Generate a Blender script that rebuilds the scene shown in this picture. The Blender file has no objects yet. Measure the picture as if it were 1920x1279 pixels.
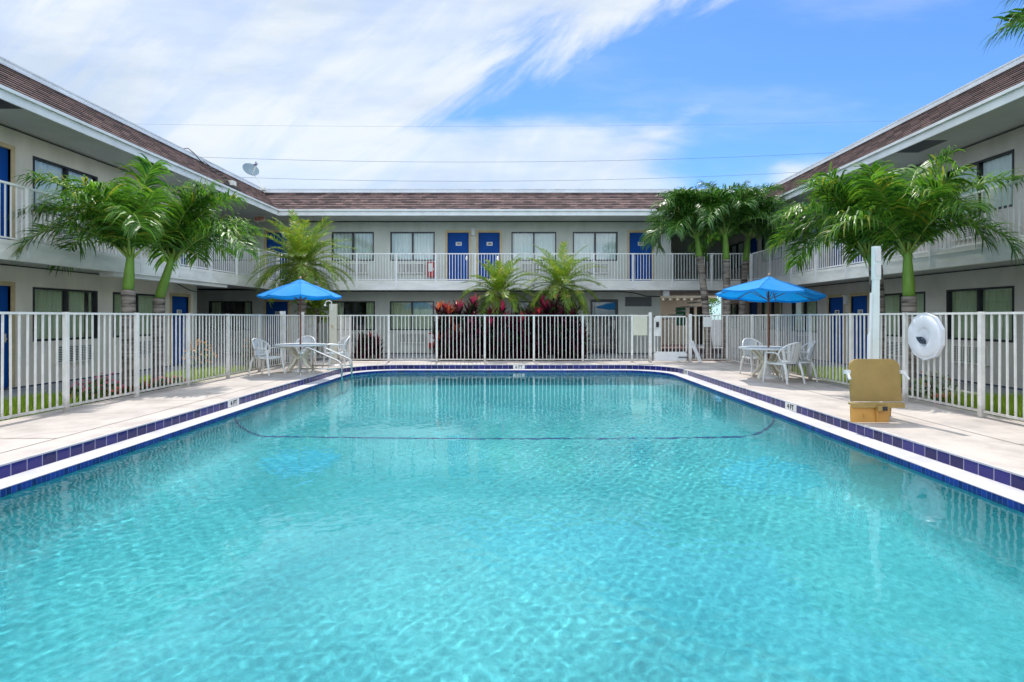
import bpy, math, random
from mathutils import Vector, Matrix, Euler
from mathutils.geometry import tessellate_polygon
random.seed(7)
R = math.radians
PI = math.pi
S = bpy.context.scene
COL = S.collection

# ------------------------------------------------------------------ camera, sky, sun, exposure
FPX, CX, CY, EYE = 1023.0, 974.0, 595.0, 1.4
cd = bpy.data.cameras.new("camera"); cam = bpy.data.objects.new("camera", cd); COL.objects.link(cam)
cam.location = (0, 0, EYE); cam.rotation_euler = (R(90), 0, 0)
cd.sensor_width = 36; cd.lens = FPX / 1920 * 36
cd.shift_x = -(CX - 960) / 1920; cd.shift_y = -(639.5 - CY) / 1920
cd.clip_start = 0.05; cd.clip_end = 2000
S.camera = cam
S.view_settings.view_transform = 'Standard'; S.view_settings.look = 'None'
S.view_settings.gamma = 1; S.view_settings.exposure = 0.7
SUN_EL, SUN_AZ = 60.0, -6.0          # azimuth from +Y, negative = towards -X
sd = Vector((math.sin(R(SUN_AZ)) * math.cos(R(SUN_EL)), math.cos(R(SUN_AZ)) * math.cos(R(SUN_EL)), math.sin(R(SUN_EL))))
sl = bpy.data.lights.new("sun", 'SUN'); sl.energy = 2.5; sl.angle = R(0.6); sl.color = (1, .95, .88)
so = bpy.data.objects.new("sun", sl); COL.objects.link(so); so.rotation_euler = sd.to_track_quat('Z', 'Y').to_euler()
so.location = (0, 10, 30)
try:
    S.cycles.max_bounces = 10; S.cycles.transparent_max_bounces = 24; S.cycles.caustics_reflective = False
    S.cycles.sample_clamp_indirect = 6; S.cycles.blur_glossy = 0.3
except Exception: pass

W = bpy.data.worlds.new("World"); S.world = W; W.use_nodes = True
nt = W.node_tree; nt.nodes.clear()
def N(t, **k):
    n = nt.nodes.new(t)
    for a, b in k.items(): setattr(n, a, b)
    return n
def L(a, b): nt.links.new(a, b)
def M(op, a, b=None, c=None, clamp=False):
    n = nt.nodes.new('ShaderNodeMath'); n.operation = op; n.use_clamp = clamp
    for i, v in enumerate((a, b, c)):
        if v is None: continue
        if isinstance(v, (int, float)): n.inputs[i].default_value = v
        else: nt.links.new(v, n.inputs[i])
    return n.outputs[0]
def SS(v, lo, hi):
    n = nt.nodes.new('ShaderNodeMapRange'); n.interpolation_type = 'SMOOTHSTEP'
    nt.links.new(v, n.inputs[0]); n.inputs[1].default_value = lo; n.inputs[2].default_value = hi
    return n.outputs[0]
sky = N('ShaderNodeTexSky', sky_type='NISHITA'); sky.sun_disc = False
sky.sun_elevation = R(SUN_EL); sky.sun_rotation = R(SUN_AZ); sky.air_density = 1.0; sky.dust_density = 0.3; sky.ozone_density = 2.0
tc = N('ShaderNodeTexCoord'); sx = N('ShaderNodeSeparateXYZ'); L(tc.outputs['Generated'], sx.inputs[0])
X, Y, Z = sx.outputs
Yc = M('MAXIMUM', Y, 0.12); u = M('DIVIDE', X, Yc); v = M('DIVIDE', Z, Yc)
cmb = N('ShaderNodeCombineXYZ')
# wisps run from lower left to upper right
L(M('ADD', M('MULTIPLY', u, 0.75), M('MULTIPLY', v, 0.66)), cmb.inputs[0])
L(M('MULTIPLY', M('ADD', M('MULTIPLY', u, -0.66), M('MULTIPLY', v, 0.85)), 2.4), cmb.inputs[1])
n1 = N('ShaderNodeTexNoise'); n1.inputs['Scale'].default_value = 2.6; n1.inputs['Detail'].default_value = 9; n1.inputs['Roughness'].default_value = .58; n1.inputs['Distortion'].default_value = .5
L(cmb.outputs[0], n1.inputs['Vector'])
cmb2 = N('ShaderNodeCombineXYZ'); L(M('MULTIPLY', u, 1.0), cmb2.inputs[0]); L(M('MULTIPLY', v, 3.6), cmb2.inputs[1]); cmb2.inputs[2].default_value = 3.3
n2 = N('ShaderNodeTexNoise'); n2.inputs['Scale'].default_value = 2.0; n2.inputs['Detail'].default_value = 7; n2.inputs['Roughness'].default_value = .55
L(cmb2.outputs[0], n2.inputs['Vector'])
nz1 = M('SUBTRACT', n1.outputs[0], .5); nz2 = M('SUBTRACT', n2.outputs[0], .5)
# main bank: left of the line (u,v) (.33,.58) -> (-.10,.35)
dA = M('ADD', M('MULTIPLY', M('SUBTRACT', u, -.10), -.472), M('MULTIPLY', M('SUBTRACT', v, .35), .882))
mA = SS(M('ADD', dA, M('MULTIPLY', nz1, .58)), -.03, .10)
# low bank along the horizon
dB = M('SUBTRACT', .325, v)
eB = M('MULTIPLY', M('SUBTRACT', .24, u), .6)
mB = SS(M('ADD', M('MINIMUM', dB, eB), M('MULTIPLY', nz2, .26)), -.06, .02)
eC = M('SUBTRACT', .10, M('ABSOLUTE', M('SUBTRACT', v, .235)))
eC2 = M('SUBTRACT', .13, M('ABSOLUTE', M('SUBTRACT', u, .56)))
mC = SS(M('ADD', M('MINIMUM', eC, eC2), M('MULTIPLY', nz2, .30)), .03, .13)
mL = SS(M('ADD', M('MULTIPLY', u, -1), M('MULTIPLY', nz2, .25)), .12, .4)
mask = M('MAXIMUM', M('MAXIMUM', mA, mB), M('MAXIMUM', mC, mL))
thin = M('ADD', .74, M('MULTIPLY', SS(n1.outputs[0], .38, .62), .26))
mask = M('MULTIPLY', mask, thin)
veil = M('MULTIPLY', SS(n2.outputs[0], .45, .8), .3)
mask = M('MAXIMUM', mask, veil)
# behind the viewer: unseen broken cloud, coverage raised for fill light
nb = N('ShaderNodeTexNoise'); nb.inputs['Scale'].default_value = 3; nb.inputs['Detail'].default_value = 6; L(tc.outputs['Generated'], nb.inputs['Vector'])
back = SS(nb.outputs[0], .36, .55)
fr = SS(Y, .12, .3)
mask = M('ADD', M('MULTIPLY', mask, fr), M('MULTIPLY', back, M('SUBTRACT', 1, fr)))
mask = M('MULTIPLY', mask, SS(Z, -.02, .03))
bg1 = N('ShaderNodeBackground'); bg1.inputs[1].default_value = .12
tint = N('ShaderNodeMix', data_type='RGBA', blend_type='MULTIPLY'); tint.inputs[0].default_value = 1
L(sky.outputs[0], tint.inputs[6]); tint.inputs[7].default_value = (.43, .67, .98, 1)
L(tint.outputs[2], bg1.inputs[0])
bg2 = N('ShaderNodeBackground'); bg2.inputs[1].default_value = 1.0
cr = N('ShaderNodeMix', data_type='RGBA'); L(SS(n2.outputs[0], .35, .62), cr.inputs[0])
cr.inputs[6].default_value = (.40, .47, .56, 1); cr.inputs[7].default_value = (.55, .59, .63, 1)
L(cr.outputs[2], bg2.inputs[0])
L(M('ADD', 1.0, M('MULTIPLY', M('SUBTRACT', 1, fr), 1.5)), bg2.inputs[1])   # extra brightness added to the unseen cloud as fill for the shaded walls
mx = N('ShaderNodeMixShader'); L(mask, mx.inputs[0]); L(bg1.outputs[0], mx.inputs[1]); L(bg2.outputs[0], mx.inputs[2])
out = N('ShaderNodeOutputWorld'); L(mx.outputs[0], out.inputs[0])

# ------------------------------------------------------------------ helpers
def tag(o, label=None, cat=None, group=None, kind=None):
    if label: o['label'] = label
    if cat: o['category'] = cat
    if group: o['group'] = group
    if kind: o['kind'] = kind
    return o
def thing(name, label, cat, loc=(0, 0, 0), rz=0, group=None):
    o = bpy.data.objects.new(name, None); COL.objects.link(o); o.location = loc; o.rotation_euler = (0, 0, rz)
    o.empty_display_size = .2
    return tag(o, label, cat, group)
def copy_tree(o, parent=None):
    c = o.copy(); COL.objects.link(c); c.parent = parent
    for ch in list(o.children): copy_tree(ch, c)
    return c
def dup(o, loc, rz=0, label=None, sc=None):
    c = copy_tree(o); c.location = loc; c.rotation_euler = (0, 0, rz)
    if label: c['label'] = label
    if sc: c.scale = (sc, sc, sc)
    return c

class MB:
    def __init__(s): s.v = []; s.f = []; s.m = []; s.uv = {}; s.mi = 0
    def add(s, vs, fs, uvs=None):
        b = len(s.v); s.v += [tuple(p) for p in vs]
        for i, f in enumerate(fs):
            if uvs: s.uv[len(s.f)] = uvs[i]
            s.f.append(tuple(b + k for k in f)); s.m.append(s.mi)
    def quad(s, a, b, c, d, uv=None): s.add([a, b, c, d], [(0, 1, 2, 3)], [uv] if uv else None)
    def box(s, x0, x1, y0, y1, z0, z1):
        x0, x1 = sorted((x0, x1)); y0, y1 = sorted((y0, y1)); z0, z1 = sorted((z0, z1))
        s.add([(x0,y0,z0),(x1,y0,z0),(x1,y1,z0),(x0,y1,z0),(x0,y0,z1),(x1,y0,z1),(x1,y1,z1),(x0,y1,z1)],
              [(0,3,2,1),(4,5,6,7),(0,1,5,4),(1,2,6,5),(2,3,7,6),(3,0,4,7)])
    def wbox(s, Wf, s0, s1, z0, z1, d0, d1):
        a = Wf(s0, z0, d0); b = Wf(s1, z1, d1); s.box(a[0], b[0], a[1], b[1], a[2], b[2])
    def tube(s, pts, r, n=8, cap=True, sx=1.0, sy=1.0):
        pts = [Vector(p) for p in pts]; rr = r if isinstance(r, (list, tuple)) else [r] * len(pts)
        up = Vector((0, 0, 1)); rings = []
        for i, p in enumerate(pts):
            t = (pts[min(i + 1, len(pts) - 1)] - pts[max(i - 1, 0)])
            t = t.normalized() if t.length > 1e-9 else Vector((0, 0, 1))
            if abs(t.dot(up)) > .98: up = Vector((0, 1, 0)) if abs(t.y) < .9 else Vector((1, 0, 0))
            x = t.cross(up).normalized(); y = x.cross(t).normalized(); up = y
            rings.append([p + (x * math.cos(2*PI*k/n) * sx + y * math.sin(2*PI*k/n) * sy) * rr[i] for k in range(n)])
        vs = [q for g in rings for q in g]; fs = []
        for i in range(len(pts) - 1):
            for k in range(n):
                a = i*n + k; b = i*n + (k+1) % n; fs.append((a, b, b + n, a + n))
        if cap: fs.append(tuple(range(n))[::-1]); fs.append(tuple((len(pts)-1)*n + k for k in range(n)))
        s.add(vs, fs)
    def lathe(s, prof, n=24, cx=0, cy=0, cz=0):
        vs = [(cx + r*math.cos(2*PI*k/n), cy + r*math.sin(2*PI*k/n), cz + z) for r, z in prof for k in range(n)]
        fs = []
        for i in range(len(prof) - 1):
            for k in range(n):
                a = i*n + k; b = i*n + (k+1) % n; fs.append((a, b, b+n, a+n))
        fs.append(tuple(range(n))[::-1]); fs.append(tuple((len(prof)-1)*n + k for k in range(n)))
        s.add(vs, fs)
    def strip(s, pts, wv, widths):
        """flat ribbon: pts, width vectors, widths"""
        vs = []
        for p, w, d in zip(pts, wv, widths): vs += [p - w * d, p + w * d]
        s.add(vs, [(2*i, 2*i+1, 2*i+3, 2*i+2) for i in range(len(pts) - 1)])
    def build(s, name, mats, parent=None, smooth=False, bevel=0, world=False):
        me = bpy.data.meshes.new(name); me.from_pydata(s.v, [], s.f)
        if not isinstance(mats, (list, tuple)): mats = [mats]
        for m in mats: me.materials.append(m)
        if len(mats) > 1: me.polygons.foreach_set('material_index', s.m)
        if s.uv:
            ul = me.uv_layers.new(name='UVMap')
            for fi, uvs in s.uv.items():
                p = me.polygons[fi]
                for k, li in enumerate(p.loop_indices): ul.data[li].uv = uvs[k]
        if smooth: me.polygons.foreach_set('use_smooth', [True] * len(me.polygons))
        me.update(); me.validate()
        o = bpy.data.objects.new(name, me); COL.objects.link(o)
        if parent:
            o.parent = parent
            if world and parent.type == 'EMPTY': o.location = -Vector(parent.location)
        if bevel:
            b = o.modifiers.new('bevel', 'BEVEL'); b.width = bevel; b.segments = 2; b.limit_method = 'ANGLE'
        return o
def structure(mb, name, mats, **k): return tag(mb.build(name, mats, **k), kind='structure')

def text_into(mb, body, size, mat4):
    cu = bpy.data.curves.new('t', 'FONT'); cu.body = body; cu.size = size; cu.extrude = size * .02; cu.align_x = 'CENTER'; cu.align_y = 'CENTER'
    cu.offset = size * .018; cu.resolution_u = 3
    o = bpy.data.objects.new('t', cu); COL.objects.link(o)
    dg = bpy.context.evaluated_depsgraph_get(); me = bpy.data.meshes.new_from_object(o.evaluated_get(dg))
    mb.add([mat4 @ v.co for v in me.vertices], [tuple(p.vertices) for p in me.polygons])
    bpy.data.objects.remove(o); bpy.data.curves.remove(cu); bpy.data.meshes.remove(me)

# ------------------------------------------------------------------ materials
def mat(name, col, rough=.6, metal=0, var=.0, vscale=3, bump=0, bscale=40, spec=.5, detail=4, col2=None, stretch=None, obj=True):
    m = bpy.data.materials.new(name); m.use_nodes = True; t = m.node_tree; b = t.nodes['Principled BSDF']
    c = tuple(col) + (1,)
    b.inputs['Base Color'].default_value = c; b.inputs['Roughness'].default_value = rough; b.inputs['Metallic'].default_value = metal
    b.inputs['Specular IOR Level'].default_value = spec
    geo = t.nodes.new('ShaderNodeNewGeometry') if not obj else None
    tcn = t.nodes.new('ShaderNodeTexCoord'); src = tcn.outputs['Object'] if obj else geo.outputs['Position']
    if stretch:
        mp = t.nodes.new('ShaderNodeMapping'); mp.inputs['Scale'].default_value = stretch; t.links.new(src, mp.inputs[0]); src = mp.outputs[0]
    if var or col2:
        n = t.nodes.new('ShaderNodeTexNoise'); n.inputs['Scale'].default_value = vscale; n.inputs['Detail'].default_value = detail; n.inputs['Roughness'].default_value = .62
        t.links.new(src, n.inputs['Vector'])
        r = t.nodes.new('ShaderNodeMapRange'); r.inputs[1].default_value = .33; r.inputs[2].default_value = .67; t.links.new(n.outputs[0], r.inputs[0])
        x = t.nodes.new('ShaderNodeMix'); x.data_type = 'RGBA'; t.links.new(r.outputs[0], x.inputs[0])
        x.inputs[6].default_value = tuple(k * (1 - var) for k in col) + (1,)
        x.inputs[7].default_value = (tuple(col2) if col2 else tuple(min(1, k * (1 + var)) for k in col)) + (1,)
        t.links.new(x.outputs[2], b.inputs['Base Color'])
    if bump:
        n = t.nodes.new('ShaderNodeTexNoise'); n.inputs['Scale'].default_value = bscale; n.inputs['Detail'].default_value = 5
        t.links.new(src, n.inputs['Vector']); bp = t.nodes.new('ShaderNodeBump'); bp.inputs['Strength'].default_value = bump; bp.inputs['Distance'].default_value = .01
        t.links.new(n.outputs[0], bp.inputs['Height']); t.links.new(bp.outputs[0], b.inputs['Normal'])
    return m
def leafmat(name, c1, c2, rough=.35, trans=.35, ymix=None):
    m = bpy.data.materials.new(name); m.use_nodes = True; t = m.node_tree; b = t.nodes['Principled BSDF']
    g = t.nodes.new('ShaderNodeNewGeometry'); x = t.nodes.new('ShaderNodeMix'); x.data_type = 'RGBA'
    t.links.new(g.outputs['Random Per Island'], x.inputs[0]); x.inputs[6].default_value = tuple(c1) + (1,); x.inputs[7].default_value = tuple(c2) + (1,)
    col = x.outputs[2]
    if ymix:   # a few yellowed leaves
        gt = t.nodes.new('ShaderNodeMath'); gt.operation = 'GREATER_THAN'; gt.inputs[1].default_value = ymix[1]
        ml = t.nodes.new('ShaderNodeMath'); ml.operation = 'FRACT'; mm = t.nodes.new('ShaderNodeMath'); mm.operation = 'MULTIPLY'; mm.inputs[1].default_value = 37.7
        t.links.new(g.outputs['Random Per Island'], mm.inputs[0]); t.links.new(mm.outputs[0], ml.inputs[0]); t.links.new(ml.outputs[0], gt.inputs[0])
        y = t.nodes.new('ShaderNodeMix'); y.data_type = 'RGBA'; t.links.new(gt.outputs[0], y.inputs[0]); t.links.new(col, y.inputs[6]); y.inputs[7].default_value = tuple(ymix[0]) + (1,)
        col = y.outputs[2]
    t.links.new(col, b.inputs['Base Color']); b.inputs['Roughness'].default_value = rough
    tr = t.nodes.new('ShaderNodeBsdfTranslucent'); t.links.new(col, tr.inputs[0])
    ms = t.nodes.new('ShaderNodeMixShader'); ms.inputs[0].default_value = trans
    t.links.new(b.outputs[0], ms.inputs[1]); t.links.new(tr.outputs[0], ms.inputs[2]); t.links.new(ms.outputs[0], t.nodes['Material Output'].inputs[0])
    return m
def tilemat(name, col, pitch, h, grout=(.35, .36, .42), rough=.12, gw=.006, off=0):
    m = bpy.data.materials.new(name); m.use_nodes = True; t = m.node_tree; b = t.nodes['Principled BSDF']
    uvn = t.nodes.new('ShaderNodeUVMap'); br = t.nodes.new('ShaderNodeTexBrick'); br.offset = off; br.inputs['Scale'].default_value = 1
    br.inputs['Brick Width'].default_value = pitch; br.inputs['Row Height'].default_value = h; br.inputs['Mortar Size'].default_value = gw
    br.inputs['Mortar Smooth'].default_value = .3; br.inputs['Bias'].default_value = 0
    br.inputs['Color1'].default_value = tuple(k * .6 for k in col) + (1,); br.inputs['Color2'].default_value = tuple(k * 1.5 + .002 for k in col) + (1,)
    br.inputs['Mortar'].default_value = tuple(grout) + (1,)
    t.links.new(uvn.outputs[0], br.inputs['Vector']); t.links.new(br.outputs[0], b.inputs['Base Color'])
    b.inputs['Roughness'].default_value = rough; b.inputs['Specular IOR Level'].default_value = .3
    n = t.nodes.new('ShaderNodeTexNoise'); n.inputs['Scale'].default_value = 14; t.links.new(uvn.outputs[0], n.inputs['Vector'])
    bp = t.nodes.new('ShaderNodeBump'); bp.inputs['Strength'].default_value = .25; bp.inputs['Distance'].default_value = .01; t.links.new(n.outputs[0], bp.inputs['Height'])
    t.links.new(bp.outputs[0], b.inputs['Normal'])
    return m

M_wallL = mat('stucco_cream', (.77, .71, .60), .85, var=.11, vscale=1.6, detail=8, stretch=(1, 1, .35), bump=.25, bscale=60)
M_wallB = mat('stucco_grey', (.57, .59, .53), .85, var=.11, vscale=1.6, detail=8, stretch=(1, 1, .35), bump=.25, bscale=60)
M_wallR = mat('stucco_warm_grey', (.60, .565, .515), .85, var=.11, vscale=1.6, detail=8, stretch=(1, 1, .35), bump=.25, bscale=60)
M_plinth = mat('plinth_blue_grey', (.045, .06, .11), .8, var=.2)
M_trim = mat('white_trim', (.74, .76, .76), .6, var=.1, vscale=2, bump=.1, bscale=20)
M_fascia = mat('fascia_board', (.78, .77, .73), .7, var=.12, vscale=1.2, bump=.2, bscale=14, stretch=(1, 1, 3))
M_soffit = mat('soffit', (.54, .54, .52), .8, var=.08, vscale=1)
M_rail = mat('railing_white', (.80, .80, .80), .45, var=.05, vscale=6)
M_fence = mat('fence_paint', (.78, .76, .72), .5, var=.1, vscale=5, bump=.15, bscale=50)
def grime(m, z0, z1, col):
    t = m.node_tree; b = t.nodes['Principled BSDF']; g = t.nodes.new('ShaderNodeNewGeometry'); sp = t.nodes.new('ShaderNodeSeparateXYZ'); t.links.new(g.outputs['Position'], sp.inputs[0])
    n = t.nodes.new('ShaderNodeTexNoise'); n.inputs['Scale'].default_value = 9; n.inputs['Detail'].default_value = 6; t.links.new(g.outputs['Position'], n.inputs['Vector'])
    ma = t.nodes.new('ShaderNodeMath'); ma.operation = 'MULTIPLY_ADD'; t.links.new(n.outputs[0], ma.inputs[0]); ma.inputs[1].default_value = (z0-z1)*1.6; t.links.new(sp.outputs[2], ma.inputs[2])
    r = t.nodes.new('ShaderNodeMapRange'); t.links.new(ma.outputs[0], r.inputs[0]); r.inputs[1].default_value = z0-(z1-z0); r.inputs[2].default_value = z1-(z1-z0); r.inputs[3].default_value = .75; r.inputs[4].default_value = 0
    x = t.nodes.new('ShaderNodeMix'); x.data_type = 'RGBA'; t.links.new(r.outputs[0], x.inputs[0]); src = b.inputs['Base Color'].links[0].from_socket; t.links.new(src, x.inputs[6]); x.inputs[7].default_value = tuple(col) + (1,)
    t.links.new(x.outputs[2], b.inputs['Base Color'])
grime(M_fence, .02, .28, (.24, .20, .15))
M_dark = mat('dark_metal', (.02, .02, .025), .4)
M_door = mat('blue_door', (.0, .062, .30), .6, spec=.2, var=.12, vscale=1.5)
M_dframe = mat('tan_door_frame', (.58, .45, .25), .6, var=.12, vscale=4)
M_curt = mat('curtain', (.52, .57, .38), .9, var=.08, vscale=3, stretch=(6, 6, .5))
M_sheer = mat('sheer_curtain', (.72, .76, .76), .9, var=.08, vscale=3, stretch=(6, 6, .5))
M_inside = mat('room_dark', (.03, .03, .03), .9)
M_ac = mat('ac_casing', (.70, .69, .62), .6, var=.08)
M_acd = mat('ac_slot', (.05, .05, .06), .7)
M_plate = mat('number_plate', (.75, .75, .72), .5)
M_ink = mat('black_ink', (.015, .015, .02), .6)
M_cap = mat('roof_cap_metal', (.62, .64, .66), .45, var=.1, vscale=1.5)
M_plastic = mat('white_resin', (.72, .72, .70), .38, var=.04, vscale=5)
M_plasticC = mat('cream_resin', (.66, .62, .50), .45, var=.05, vscale=5)
M_umb = None
M_wood = mat('umbrella_wood', (.23, .075, .035), .5, var=.25, vscale=8, stretch=(4, 4, .6))
M_steel = mat('stainless', (.62, .60, .56), .22, metal=1, var=.05)
M_gold = mat('lift_seat_ochre', (.36, .24, .075), .42, var=.14, vscale=2.5)
M_orange = mat('lift_panel_orange', (.60, .30, .065), .55, var=.14, vscale=3)
M_mint = mat('lift_post_pale', (.72, .79, .77), .45, var=.05)
M_red = mat('red_paint', (.42, .02, .015), .4)
M_ring = mat('lifebuoy_cover', (.78, .80, .85), .4, var=.05, vscale=4)
M_rope = mat('dark_rope', (.03, .05, .08), .8)
M_green = mat('crownshaft', (.13, .25, .025), .5, var=.35, vscale=2.2, stretch=(1, 1, .4))
M_leafA = leafmat('palm_leaf_deep', (.022, .11, .012), (.17, .37, .026), .38, .45, ((.30, .34, .03), .93))
M_leafD = leafmat('palm_leaf_dark', (.014, .075, .014), (.10, .26, .026), .36, .42, ((.16, .22, .03), .95))
M_leafP = leafmat('date_palm_leaf', (.05, .16, .014), (.30, .44, .03), .42, .45, ((.45, .36, .03), .90))
M_petiole = mat('petiole', (.20, .30, .05), .4, var=.3)
M_cord = leafmat('cordyline_dark', (.018, .008, .012), (.15, .02, .04), .35, .3, ((.05, .09, .03), .8))
M_cordR = leafmat('cordyline_red', (.25, .012, .03), (.60, .05, .05), .4, .35)
M_cordP = leafmat('cordyline_pink', (.28, .01, .06), (.62, .03, .12), .4, .35)
M_cordO = leafmat('cordyline_orange', (.42, .07, .03), (.65, .15, .05), .35, .4)
M_stem = mat('stem_brown', (.10, .07, .045), .8, var=.3, vscale=8)
M_grass = leafmat('grass_blade', (.22, .38, .025), (.50, .65, .05), .5, .45)
M_soil = mat('lawn_soil', (.05, .075, .02), .95, var=.3)
M_mulch = mat('mulch', (.055, .03, .02), .95, var=.4, vscale=12, bump=.8, bscale=40)
M_bush = leafmat('bedding_leaf', (.03, .09, .02), (.10, .20, .03), .5, .3)
M_fred = leafmat('blossom_red', (.50, .03, .03), (.75, .16, .10), .5, .3)
M_fpink = leafmat('blossom_pink', (.70, .05, .15), (.75, .22, .28), .5, .3)
M_forange = leafmat('blossom_orange', (.75, .22, .02), (.80, .40, .05), .5, .3)
M_variegated = leafmat('variegated_leaf', (.05, .14, .03), (.60, .62, .45), .4, .3)

def m_trunk():
    m = bpy.data.materials.new('palm_trunk'); m.use_nodes = True; t = m.node_tree; b = t.nodes['Principled BSDF']; b.inputs['Roughness'].default_value = .85
    c = t.nodes.new('ShaderNodeTexCoord'); mp = t.nodes.new('ShaderNodeMapping'); mp.inputs['Scale'].default_value = (.6, .6, 5)
    t.links.new(c.outputs['Object'], mp.inputs[0]); n = t.nodes.new('ShaderNodeTexNoise'); n.inputs['Scale'].default_value = 3; n.inputs['Detail'].default_value = 6; n.inputs['Distortion'].default_value = .6
    t.links.new(mp.outputs[0], n.inputs['Vector']); r = t.nodes.new('ShaderNodeValToRGB'); t.links.new(n.outputs[0], r.inputs[0])
    r.color_ramp.elements[0].position = .35; r.color_ramp.elements[0].color = (.05, .035, .03, 1); r.color_ramp.elements[1].position = .62; r.color_ramp.elements[1].color = (.30, .26, .22, 1)
    t.links.new(r.outputs[0], b.inputs['Base Color']); bp = t.nodes.new('ShaderNodeBump'); bp.inputs['Distance'].default_value = .03; bp.inputs['Strength'].default_value = .7
    t.links.new(n.outputs[0], bp.inputs['Height']); t.links.new(bp.outputs[0], b.inputs['Normal']); return m
M_trunk = m_trunk()

def m_glass():
    m = bpy.data.materials.new('window_glass'); m.use_nodes = True; t = m.node_tree; t.nodes.remove(t.nodes['Principled BSDF'])
    tr = t.nodes.new('ShaderNodeBsdfTransparent'); tr.inputs[0].default_value = (.93, .97, .95, 1)
    gl = t.nodes.new('ShaderNodeBsdfGlossy'); gl.inputs['Roughness'].default_value = .015; gl.inputs[0].default_value = (.9, .95, 1, 1)
    fr = t.nodes.new('ShaderNodeFresnel'); fr.inputs[0].default_value = 1.85
    c = t.nodes.new('ShaderNodeTexCoord'); n = t.nodes.new('ShaderNodeTexNoise'); n.inputs['Scale'].default_value = .9; t.links.new(c.outputs['Object'], n.inputs['Vector'])
    bp = t.nodes.new('ShaderNodeBump'); bp.inputs['Strength'].default_value = .15; bp.inputs['Distance'].default_value = .01; t.links.new(n.outputs[0], bp.inputs['Height']); t.links.new(bp.outputs[0], gl.inputs['Normal'])
    gg = t.nodes.new('ShaderNodeNewGeometry'); sb = t.nodes.new('ShaderNodeMath'); sb.operation = 'SUBTRACT'; sb.inputs[0].default_value = 1; t.links.new(gg.outputs['Backfacing'], sb.inputs[1])
    ml = t.nodes.new('ShaderNodeMath'); ml.operation = 'MULTIPLY'; t.links.new(fr.outputs[0], ml.inputs[0]); t.links.new(sb.outputs[0], ml.inputs[1])
    mx = t.nodes.new('ShaderNodeMixShader'); t.links.new(ml.outputs[0], mx.inputs[0]); t.links.new(tr.outputs[0], mx.inputs[1]); t.links.new(gl.outputs[0], mx.inputs[2])
    t.links.new(mx.outputs[0], t.nodes['Material Output'].inputs[0]); return m
M_glass = m_glass()

def m_umb():
    m = bpy.data.materials.new('umbrella_blue'); m.use_nodes = True; t = m.node_tree; b = t.nodes['Principled BSDF']
    c = t.nodes.new('ShaderNodeTexCoord'); n = t.nodes.new('ShaderNodeTexNoise'); n.inputs['Scale'].default_value = 5; n.inputs['Detail'].default_value = 6; t.links.new(c.outputs['Object'], n.inputs['Vector'])
    x = t.nodes.new('ShaderNodeMix'); x.data_type = 'RGBA'; t.links.new(n.outputs[0], x.inputs[0]); x.inputs[6].default_value = (.0, .25, .72, 1); x.inputs[7].default_value = (.004, .37, .90, 1)
    t.links.new(x.outputs[2], b.inputs['Base Color']); b.inputs['Roughness'].default_value = .75
    bp = t.nodes.new('ShaderNodeBump'); bp.inputs['Strength'].default_value = .3; bp.inputs['Distance'].default_value = .02; t.links.new(n.outputs[0], bp.inputs['Height']); t.links.new(bp.outputs[0], b.inputs['Normal'])
    tr = t.nodes.new('ShaderNodeBsdfTranslucent'); t.links.new(x.outputs[2], tr.inputs[0]); ms = t.nodes.new('ShaderNodeMixShader'); ms.inputs[0].default_value = .3
    t.links.new(b.outputs[0], ms.inputs[1]); t.links.new(tr.outputs[0], ms.inputs[2]); t.links.new(ms.outputs[0], t.nodes['Material Output'].inputs[0]); return m
M_umb = m_umb(); M_seam = mat('umbrella_seam', (.0, .19, .55), .8)

def m_shingle():
    m = bpy.data.materials.new('asphalt_shingles'); m.use_nodes = True; t = m.node_tree; b = t.nodes['Principled BSDF']; b.inputs['Roughness'].default_value = .9
    uvn = t.nodes.new('ShaderNodeUVMap'); br = t.nodes.new('ShaderNodeTexBrick'); br.offset = .5; br.inputs['Scale'].default_value = 1
    br.inputs['Brick Width'].default_value = .30; br.inputs['Row Height'].default_value = .128; br.inputs['Mortar Size'].default_value = .006; br.inputs['Bias'].default_value = .1
    br.inputs['Color1'].default_value = (.042, .028, .030, 1); br.inputs['Color2'].default_value = (.20, .135, .125, 1); br.inputs['Mortar'].default_value = (.03, .02, .022, 1)
    t.links.new(uvn.outputs[0], br.inputs['Vector'])
    n = t.nodes.new('ShaderNodeTexNoise'); n.inputs['Scale'].default_value = 1.3; n.inputs['Detail'].default_value = 8; n.inputs['Roughness'].default_value = .7; t.links.new(uvn.outputs[0], n.inputs['Vector'])
    x = t.nodes.new('ShaderNodeMix'); x.data_type = 'RGBA'; x.blend_type = 'MULTIPLY'; x.inputs[0].default_value = 1; t.links.new(br.outputs[0], x.inputs[6])
    r = t.nodes.new('ShaderNodeValToRGB'); t.links.new(n.outputs[0], r.inputs[0]); r.color_ramp.elements[0].position = .3; r.color_ramp.elements[0].color = (.62, .58, .62, 1); r.color_ramp.elements[1].position = .7; r.color_ramp.elements[1].color = (1.45, 1.35, 1.3, 1)
    t.links.new(r.outputs[0], x.inputs[7]); t.links.new(x.outputs[2], b.inputs['Base Color'])
    g = t.nodes.new('ShaderNodeTexNoise'); g.inputs['Scale'].default_value = 60; t.links.new(uvn.outputs[0], g.inputs['Vector'])
    bp = t.nodes.new('ShaderNodeBump'); bp.inputs['Strength'].default_value = .4; bp.inputs['Distance'].default_value = .01; t.links.new(g.outputs[0], bp.inputs['Height']); t.links.new(bp.outputs[0], b.inputs['Normal']); return m
M_shingle = m_shingle()

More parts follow.
